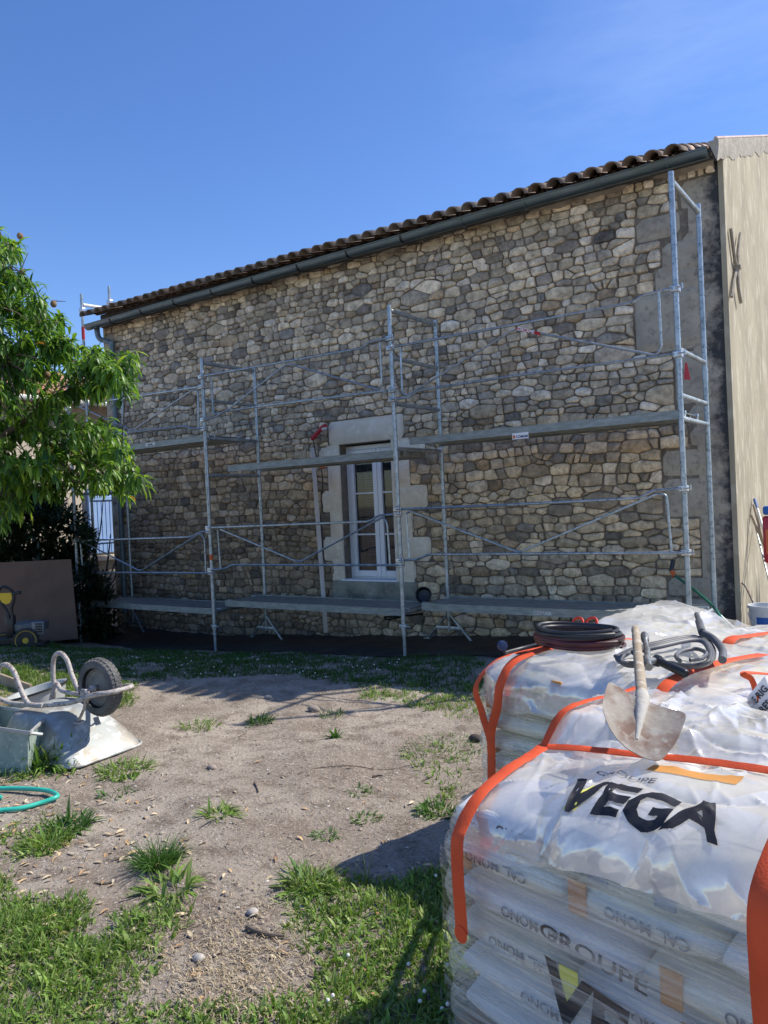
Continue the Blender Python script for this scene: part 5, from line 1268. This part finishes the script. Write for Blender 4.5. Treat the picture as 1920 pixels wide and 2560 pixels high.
for t_p in tips:
    nd = min(nodes, key=lambda q: (q-t_p).length_squared); ax = (t_p-nd); ax = ax.normalized() if ax.length > .02 else Vector((1,0,0)); ax = (ax+Vector((0,0,.15))).normalized()
    young = rt.random() < .35
    for k in range(rt.randint(22, 32)):
        f_ = rt.random(); p_ = t_p-ax*(.22*f_)+Vector((rt.gauss(0,.02), rt.gauss(0,.02), rt.gauss(0,.015)))
        a = rt.uniform(0, 2*pi); sd = ax.orthogonal().normalized(); sd = Matrix.Rotation(a, 3, ax) @ sd
        d_ = (ax*rt.uniform(.1,.9)+sd+Vector((0,0,-.25))).normalized()
        c_ = np.array(rt.choice(g1))*rt.uniform(.75,1.25); 
        if young and f_ < .3: c_ = c_*np.array((1.7,1.45,1.0))
        if rt.random() < .002: c_ = np.array((.35,.16,.05))
        lv.leaf(p_, d_, Vector((0,0,1)), rt.uniform(.07,.165), rt.uniform(.022,.036), rt.uniform(.9,2.2), tuple(c_), 4, .30, rt.uniform(-.12,.12))
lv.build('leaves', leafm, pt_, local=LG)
for px, py in ((56,680),(134,760),(118,937),(50,590)):
    c = atD(px, py, 6.75); b = MB(); b.lathe([(.001,-.030),(.016,-.026),(.026,-.01),(.027,.006),(.018,.024),(.001,.029)], 12, Matrix.Translation(c)); b.build('fruit', fruitm, pt_, smooth=True, local=LG)
b = MB()
for q in (((50,682),(70,632)), ((130,752),(165,754))): b.tube([atD(*q[0], 6.8), atD(*q[1], 6.8)], [.006,.002], 5)
b.build('bare_twigs', barkm, pt_, smooth=True, local=LG)

# ------------------------------------------------------------------ dark laurel behind the board
def shrub(label, pts_px, D0, D1, ncl, per, seed, base, cols, ln, twigs=()):
    o = empty('laurel_shrub', base, label=label, cat='shrub'); LG = inv(o); r = random.Random(seed); lv = Leaves(); b = MB(); cl = []
    while len(cl) < ncl:
        px = r.uniform(min(p[0] for p in pts_px), max(p[0] for p in pts_px)); py = r.uniform(min(p[1] for p in pts_px), max(p[1] for p in pts_px))
        if in_poly(px, py, pts_px): cl.append(atD(px, py, r.uniform(D0, D1)))
    for c in cl:
        for k in range(per):
            d_ = Vector((r.gauss(0,1), r.gauss(0,1), r.gauss(.2,.7))).normalized(); col = np.array(r.choice(cols))*r.uniform(.7,1.3)
            lv.leaf(c+d_*r.uniform(.0,.11), d_, Vector((0,0,1)), ln*r.uniform(.7,1.2), ln*.42, r.uniform(.1,.8), tuple(col), 3, .15)
    lv.build('leaves', leafm, o, local=LG)
    bs = Vector(base)
    for k in range(26):
        c = r.choice(cl); P = smooth_path([bs+Vector((r.uniform(-.3,.3), r.uniform(-.3,.3), 0)), bs.lerp(c, .5)+Vector((r.uniform(-.2,.2), r.uniform(-.2,.2), .1)), c], 4); b.tube(P, [.03*(1-i/len(P))+.006 for i in range(len(P))], 5)
    for tw in twigs:
        P = smooth_path([atD(x, y, D1) for x, y in tw], 4); b.tube(P, [.024*(1-i/len(P))+.006 for i in range(len(P))], 6)
    b.build('stems', barkm, o, smooth=True, local=LG); return o
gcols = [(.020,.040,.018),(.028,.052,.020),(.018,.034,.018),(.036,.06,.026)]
LAU = [(-60,1190),(60,1215),(110,1220),(180,1250),(205,1290),(228,1330),(240,1360),(232,1395),(262,1440),(280,1490),(300,1530),(300,1590),(200,1600),(-60,1600)]
bb_ = atD(90, 1560, 12.7)
shrub('dark dense laurel shrub in the shade behind the brown board', LAU, 11.4, 13.4, 760, 32, 5, (bb_.x, bb_.y, -.3), gcols, .11,
      twigs=[[(205,1560),(215,1480),(232,1400),(250,1330),(258,1245)], [(250,1560),(245,1430),(238,1370),(228,1290)], [(235,1560),(262,1450),(272,1380),(276,1335)], [(215,1560),(240,1500),(285,1450),(290,1400)], [(260,1560),(268,1470),(300,1372)]])
# low evergreen tree that closes the view left of the neighbour house
# ------------------------------------------------------------------ grass, weeds, litter
def PZ(L_): return [tuple(atZ(x, y, 0))[:2] for x, y in L_]
POLY = [ # polygon (world), blades per m2, height, leafiness, colour key
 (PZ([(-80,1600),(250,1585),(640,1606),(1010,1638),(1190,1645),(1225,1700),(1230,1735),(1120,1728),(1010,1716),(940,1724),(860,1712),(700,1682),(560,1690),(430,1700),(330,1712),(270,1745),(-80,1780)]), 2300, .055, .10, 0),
 (PZ([(-60,1655),(170,1690),(330,1710),(350,1745),(300,1770),(-60,1830)]), 2600, .08, .1, 1),
 (PZ([(-60,2170),(20,2180),(70,2215),(120,2240),(185,2260),(205,2330),(240,2370),(300,2330),(330,2270),(385,2250),(430,2290),(400,2350),(395,2420),(370,2480),(400,2540),(420,2620),(-60,2620)]), 10500, .058, .22, 1),
 (PZ([(395,2500),(480,2500),(560,2530),(640,2540),(720,2500),(760,2480),(790,2620),(380,2620)]), 9000, .045, .3, 1),
 (PZ([(705,2290),(715,2230),(740,2190),(800,2175),(880,2185),(960,2190),(1040,2180),(1200,2190),(1250,2620),(740,2620),(790,2540),(800,2440),(770,2370),(745,2330)]), 10500, .055, .24, 1),
 (PZ([(1010,1712),(1120,1725),(1220,1700),(1220,1790),(1130,1800),(1050,1775),(1000,1760),(950,1745)]), 2600, .06, .2, 1),
 (PZ([(-60,1870),(60,1860),(150,1880),(185,1900),(175,1935),(110,1945),(-60,1960)]), 2600, .10, .4, 1),
 (PZ([(0,2050),(90,2030),(150,2040),(170,2090),(120,2130),(60,2160),(0,2150)]), 1900, .06, .3, 1),
 (PZ([(1020,1880),(1150,1830),(1190,1870),(1150,1960),(1130,2040),(1050,2060),(1090,1980)]), 1700, .05, .3, 1),
]
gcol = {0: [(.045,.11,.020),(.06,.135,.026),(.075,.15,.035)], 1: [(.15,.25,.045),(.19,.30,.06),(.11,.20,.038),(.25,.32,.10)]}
def gh_(x, y): return ground_h(x, y)
rg_ = random.Random(33)
def clump(L_, x, y, n, h, rad, cols, r, lean=.6, wd=.004, droop=.7, leafy=0.):
    z0 = gh_(x, y)
    for k in range(n):
        a = r.uniform(0, 2*pi); q = rad*math.sqrt(r.random()); px, py = x+q*cos(a), y+q*sin(a); z = gh_(px, py)
        c_ = tuple(np.array(r.choice(cols))*r.uniform(.75, 1.3)); hh = h*r.uniform(.5, 1.25)
        d_ = Vector((cos(a)*lean*r.random()+r.gauss(0,.25), sin(a)*lean*r.random()+r.gauss(0,.25), 1))
        if r.random() < leafy: L_.leaf((px, py, z-.003), Vector((d_.x*1.6, d_.y*1.6, .9)), Vector((0,0,1)), hh*1.1, wd*r.uniform(1.9,3.3), r.uniform(.5,1.4), c_, 3, .2)
        else: L_.blade((px, py, z-.003), d_, hh, wd*r.uniform(.7,1.3), droop*r.uniform(.4,1.6), c_)
G = Leaves()
for P, dens, h, lf, ck in POLY:
    xs_ = [p[0] for p in P]; ys_ = [p[1] for p in P]; area = (max(xs_)-min(xs_))*(max(ys_)-min(ys_)); nc = int(area*dens/7)
    far = ck == 0
    for k in range(nc):
        x, y = rg_.uniform(min(xs_), max(xs_)), rg_.uniform(min(ys_), max(ys_))
        jx, jy = .10*nz3(x, y, 4, 3)+.04*nz3(x, y, 9, 11), .10*nz3(x, y, 14, 3)+.04*nz3(x, y, 19, 11)
        if not in_poly(x+jx, y+jy, P): continue
        if y > 1.1: continue
        dn = .62+.9*fbm(x, y, 2, 2.1, 2)
        if rg_.random() > dn+.45: continue
        if ((x-7.0)**2+(y+1.0)**2) < 0: continue
        clump(G, x, y, 7, h*(.8+.5*nz3(x, y, 6, 2.5)), .05, gcol[ck], rg_, .7, .0075 if far else .0055, .8, lf)
grass = G.build('grass', grassm); tag(grass, 'short mown grass and mixed weeds in patches across the yard', 'grass', kind='stuff')
# separate tufts one can count
def tuft(name, label, cat, px, py, n, h, rad, cols, leafy=0., wd=.004, lean=.9, droop=.9, group=None):
    p = atZ(px, py, 0); L_ = Leaves(); r = random.Random(int(px*7+py)); clump(L_, p.x, p.y, n, h, rad, cols, r, lean, wd, droop, leafy)
    o = L_.build(name, grassm); o.data.transform(Matrix.Translation((-p.x, -p.y, 0))); o.location = (p.x, p.y, 0); tag(o, label, cat, group); return o
G1 = gcol[1]; GR = 'separate tufts on the bare soil'
DG = [(.055,.135,.025),(.07,.16,.03),(.09,.18,.045)]; PG = [(.15,.23,.09),(.19,.26,.12),(.13,.20,.075)]
tuft('grass_tuft', 'tall fine-bladed grass tussock arching over the soil at the lower left', 'grass tuft', 395, 2165, 520, .15, .07, DG, 0, .0035, 1.3, 1.3, GR)
tuft('grass_tuft', 'broad-leaved weed clump leaning right of the tall grass tussock', 'weed', 425, 2225, 110, .11, .10, G1, .6, .006, 1.2, 1., GR)
tuft('weed', 'spiky green weed alone on the soil left of the yard centre', 'weed', 548, 2040, 90, .10, .07, G1, .5, .005, 1.5, 1.2, GR)
tuft('weed', 'small dark leafy sprig standing alone in the middle of the bare soil', 'weed', 836, 1848, 40, .085, .02, DG, .7, .006, .6, .7, GR)
tuft('grass_tuft', 'low spreading tuft on the soil nearest the upturned barrow', 'grass tuft', 500, 1815, 200, .06, .16, G1, .15, .005, 1.2, 1.3, GR)
tuft('grass_tuft', 'dark green tuft at the tip of the scaffold shadow', 'grass tuft', 652, 1802, 160, .08, .10, DG, .2, .005, 1.2, 1., GR)
tuft('grass_tuft', 'thin pale tuft right of the scaffold shadow tip', 'grass tuft', 830, 1788, 90, .07, .10, PG, .1, .0045, 1., 1., GR)
tuft('grass_tuft', 'pair of bright tufts at the edge of the house shadow', 'grass tuft', 940, 1740, 180, .09, .13, G1, .2, .005, 1., 1., GR)
tuft('grass_tuft', 'dusty grey-green tuft spreading beside the back pallet', 'grass tuft', 1110, 1870, 320, .05, .30, PG, .1, .005, 1.3, 1.6, GR)
tuft('weed', 'leafy weed spread along the front rim of the upturned wheelbarrow', 'weed', 310, 1925, 260, .09, .16, G1, .35, .006, 1.2, 1., GR)
tuft('weed', 'tall leafy weed growing between the trough and the wheelbarrow', 'weed', 130, 1900, 420, .20, .19, DG+G1, .55, .007, .6, .6, GR)
tuft('weed', 'dark strappy weed clump just below the turquoise hose', 'weed', 175, 2070, 190, .11, .09, DG, .35, .006, 1.2, 1.1, GR)
tuft('weed', 'grey-green weed clump below the hose at the left of the soil', 'weed', 115, 2110, 230, .09, .11, G1, .3, .006, 1.2, 1.1, GR)
tuft('weed', 'sparse seedling patch on the soil left of the yard hollow', 'weed', 285, 1985, 50, .07, .10, DG, .5, .005, 1.1, 1., GR)
tuft('weed', 'low grey-green rosette group on the soil above the pallet shadow, left one', 'weed', 815, 2085, 90, .035, .07, PG, .6, .006, 1.2, 1., GR)
tuft('weed', 'low grey-green rosette group on the soil above the pallet shadow, right one', 'weed', 915, 2042, 110, .035, .08, PG, .6, .006, 1.2, 1., GR)
tuft('weed', 'small flat weed high on the soil left of the near pallet', 'weed', 900, 1978, 70, .03, .08, PG, .5, .006, 1.2, 1., GR)
tuft('weed', 'leafy weed cluster against the left side of the near pallet', 'weed', 1090, 2030, 140, .07, .10, DG, .5, .007, 1.2, 1., GR)
tuft('grass_tuft', 'long-bladed pale grass clump at the tip of the pallet shadow', 'grass tuft', 770, 2215, 150, .13, .10, G1+PG, .25, .0075, 1.5, 1.2, GR)
tuft('grass_stalk', 'lone tall seeding grass stalk rising into the pallet shadow', 'grass stalk', 918, 2200, 9, .20, .012, G1, .2, .004, .35, .4, GR)
# pebbles, chips, dry leaves and straw: nobody could count them
def scatter_chips(name, label, n, region, smin, smax, cols, flat=.6, kind='stuff', seed=1, stem=False):
    r = random.Random(seed); V = []; F = []; C = []; made = 0
    while made < n:
        x, y = region(r)
        z = gh_(x, y); s = smin+(smax-smin)*r.random()**3; c = np.array(r.choice(cols))*r.uniform(.8,1.2); b = len(V); made += 1
        if stem:
            a = r.uniform(0, pi); l_ = s; cv = r.uniform(-.3,.3); w = .0012
            P = [Vector((x+l_*(t-.5)*cos(a)-cv*l_*sin(pi*t)*sin(a), y+l_*(t-.5)*sin(a)+cv*l_*sin(pi*t)*cos(a), z+.006+.01*sin(pi*t)*r.random())) for t in (0,.33,.66,1)]
            for p in P: V += [(p.x-w*sin(a)*1.3, p.y+w*cos(a)*1.3, p.z), (p.x+w*sin(a)*1.3, p.y-w*cos(a)*1.3, p.z+.001)]; C += [c, c]
            for i in range(3): F.append((b+2*i, b+2*i+1, b+2*i+3, b+2*i+2))
        else:
            for k, (dx, dy, dz) in enumerate(((1,0,0),(.3,.9,.1),(-.8,.5,0),(-.7,-.6,.1),(.4,-.9,0),(.1,.1,.9),(0,0,-.6))):
                V.append((x+s*dx*r.uniform(.7,1.2), y+s*dy*r.uniform(.7,1.2), z+s*flat*(dz*r.uniform(.7,1.2)+.15))); C.append(c)
            for k in range(5): F.append((b+k, b+(k+1) % 5, b+5)); F.append((b+(k+1) % 5, b+k, b+6))
    me = bpy.data.meshes.new(name); me.from_pydata(V, [], F); setcol(me, np.array(C)); o = link(name, me, litter); tag(o, label, name.replace('_', ' '), kind=kind); return o
def reg_all(r):
    # denser near the camera so that near chips stay small and many
    while 1:
        px, py = r.uniform(-100, 1300), r.uniform(1690, 2620); p = atZ(px, py, 0)
        if p.y < 0: return p.x, p.y
def reg_w(r):
    while 1:
        x, y = r.uniform(2.5, 9.6), r.uniform(-5.9, -1.0)
        return x, y
pcols = [(.42,.38,.31),(.34,.29,.24),(.50,.46,.40),(.25,.21,.17),(.38,.31,.25)]
scatter_chips('gravel', 'small pale stone chips strewn over the bare soil', 9000, reg_w, .003, .012, pcols, .6, seed=1)
scatter_chips('gravel', 'fine grit and crumbs on the soil in the foreground', 7000, reg_all, .0015, .007, pcols, .6, seed=2)
scatter_chips('soil_clods', 'dark soil crumbs on the yard', 5000, reg_all, .003, .012, [(.19,.15,.115),(.25,.20,.155),(.30,.245,.19)], .6, seed=8)
def reg_straw(r):
    p = atZ(r.gauss(580, 110), r.gauss(2420, 90), 0); return p.x, p.y
scatter_chips('dry_straw', 'dry straw-coloured grass clippings on the soil at the bottom centre', 1300, reg_straw, .02, .07, [(.50,.40,.24),(.42,.32,.18),(.58,.48,.32)], stem=True, seed=3)
scatter_chips('dry_straw', 'thin dry stalks scattered across the yard', 1500, reg_all, .02, .08, [(.40,.32,.22),(.30,.22,.15),(.48,.40,.28)], stem=True, seed=4)
DL = Leaves(); r = random.Random(9)
for k in range(420):
    if k < 150: p = atZ(r.uniform(0, 560), r.uniform(1600, 1700), 0)
    elif k < 300: p = atZ(r.uniform(-40, 420), r.uniform(1930, 2200), 0)
    else: p = atZ(r.uniform(0, 1100), r.uniform(1900, 2560), 0)
    a = r.uniform(0, 2*pi); c_ = np.array(r.choice([(.55,.38,.20),(.60,.48,.30),(.42,.26,.13),(.50,.42,.30)]))*r.uniform(.8,1.15)
    DL.leaf((p.x, p.y, gh_(p.x, p.y)+.008), Vector((cos(a), sin(a), .25)), Vector((0,0,1)), r.uniform(.03,.06), r.uniform(.010,.020), r.uniform(.2,.9), tuple(c_), 3, .35, r.uniform(-.3,.3))
tag(DL.build('fallen_leaves', litter), 'dry curled peach leaves fallen on soil and grass', 'fallen leaves', kind='stuff')
FL_ = MB(); r = random.Random(4); clv = mat('white clover flower', (.75,.74,.68), .8)
for k in range(62):
    p = atZ(r.uniform(300, 1000), r.uniform(1640, 1700), 0) if k < 52 else atZ(r.uniform(820, 1130), r.uniform(2180, 2560), 0)
    z = gh_(p.x, p.y)+r.uniform(.03,.06); s = .007
    FL_.lathe([(.001,-s),(s*.8,-s*.6),(s,.0),(s*.7,s*.7),(.001,s)], 7, Matrix.Translation((p.x, p.y, z)))
tag(FL_.build('clover_flowers', clv), 'tiny white clover and daisy heads in the shaded grass', 'flowers', kind='stuff')
# stones and sticks one can point at
def rock(label, px, py, s, col):
    p = atZ(px, py, 0); bm = bmesh.new(); bmesh.ops.create_icosphere(bm, subdivisions=2, radius=1)
    for v in bm.verts: v.co = v.co*(1+.3*noise.noise(v.co*1.3+Vector((px, py, 0)))); v.co = Vector((v.co.x*s*1.2, v.co.y*s, v.co.z*s*.7))
    me = bpy.data.meshes.new('stone'); bm.to_mesh(me); bm.free(); o = link('stone', me, mat('stone %d' % px, col, .9, var=tuple(c*.7 for c in col), vs=20, bump=.002), None, True)
    o.location = (p.x, p.y, gh_(p.x, p.y)+s*.35); tag(o, label, 'stone', 'stones lying on the soil')
rock('grey brown stone right of the scaffold shadow tuft, upper middle of the soil', 785, 1778, .045, (.30,.25,.21))
rock('pinkish stone on the soil right of the upturned wheelbarrow', 530, 1920, .028, (.34,.27,.23))
rock('pale stone chip on the soil near the broken stick', 632, 2295, .022, (.46,.42,.37))
rock('grey stone at the foot of the long grass tussock', 497, 2402, .020, (.44,.41,.37))
rock('dark hollow lump of earth beside the back pallet', 1190, 1848, .045, (.07,.055,.045))
rock('pale grey stone under the edge of the house shadow', 670, 1748, .03, (.36,.33,.30))
def stick(label, pts, r_, m_=None):
    P = [atZ(x, y, 0) for x, y in pts]
    for p in P: p.z = gh_(p.x, p.y)+r_*1.1
    o_ = MB(); Q = smooth_path(P, 5); o_.tube(Q, [r_*(1-.5*i/len(Q)) for i in range(len(Q))], 7); tag(o_.build('stick', m_ or barkm, smooth=True), label, 'stick', 'sticks lying on the soil')
stick('thick broken stick lying left of the foreground grass', [(618,2330),(640,2338),(670,2346),(712,2346)], .011)
stick('thin twig on the soil left of the grass tussock', [(282,2150),(300,2145),(322,2140)], .005)
stick('crooked twig on soil above the lower left grass', [(235,2205),(262,2205),(290,2196)], .005)
stick('long thin reddish wire-like runner curving across the soil', [(745,1940),(800,1925),(880,1920),(960,1921),(1040,1908)], .003)
stick('thin dark twig lying below the dark tuft', [(597,1842),(612,1830),(624,1820)], .004)
stick('small dark upright-looking twig on the soil centre', [(636,1958),(642,1970),(646,1984)], .006)
stick('dark curled bark piece on the soil right of centre', [(932,1944),(945,1941),(958,1943)], .008)
stick('thin stick along the lower edge of the straw patch', [(612,2470),(640,2495),(665,2512)], .005)
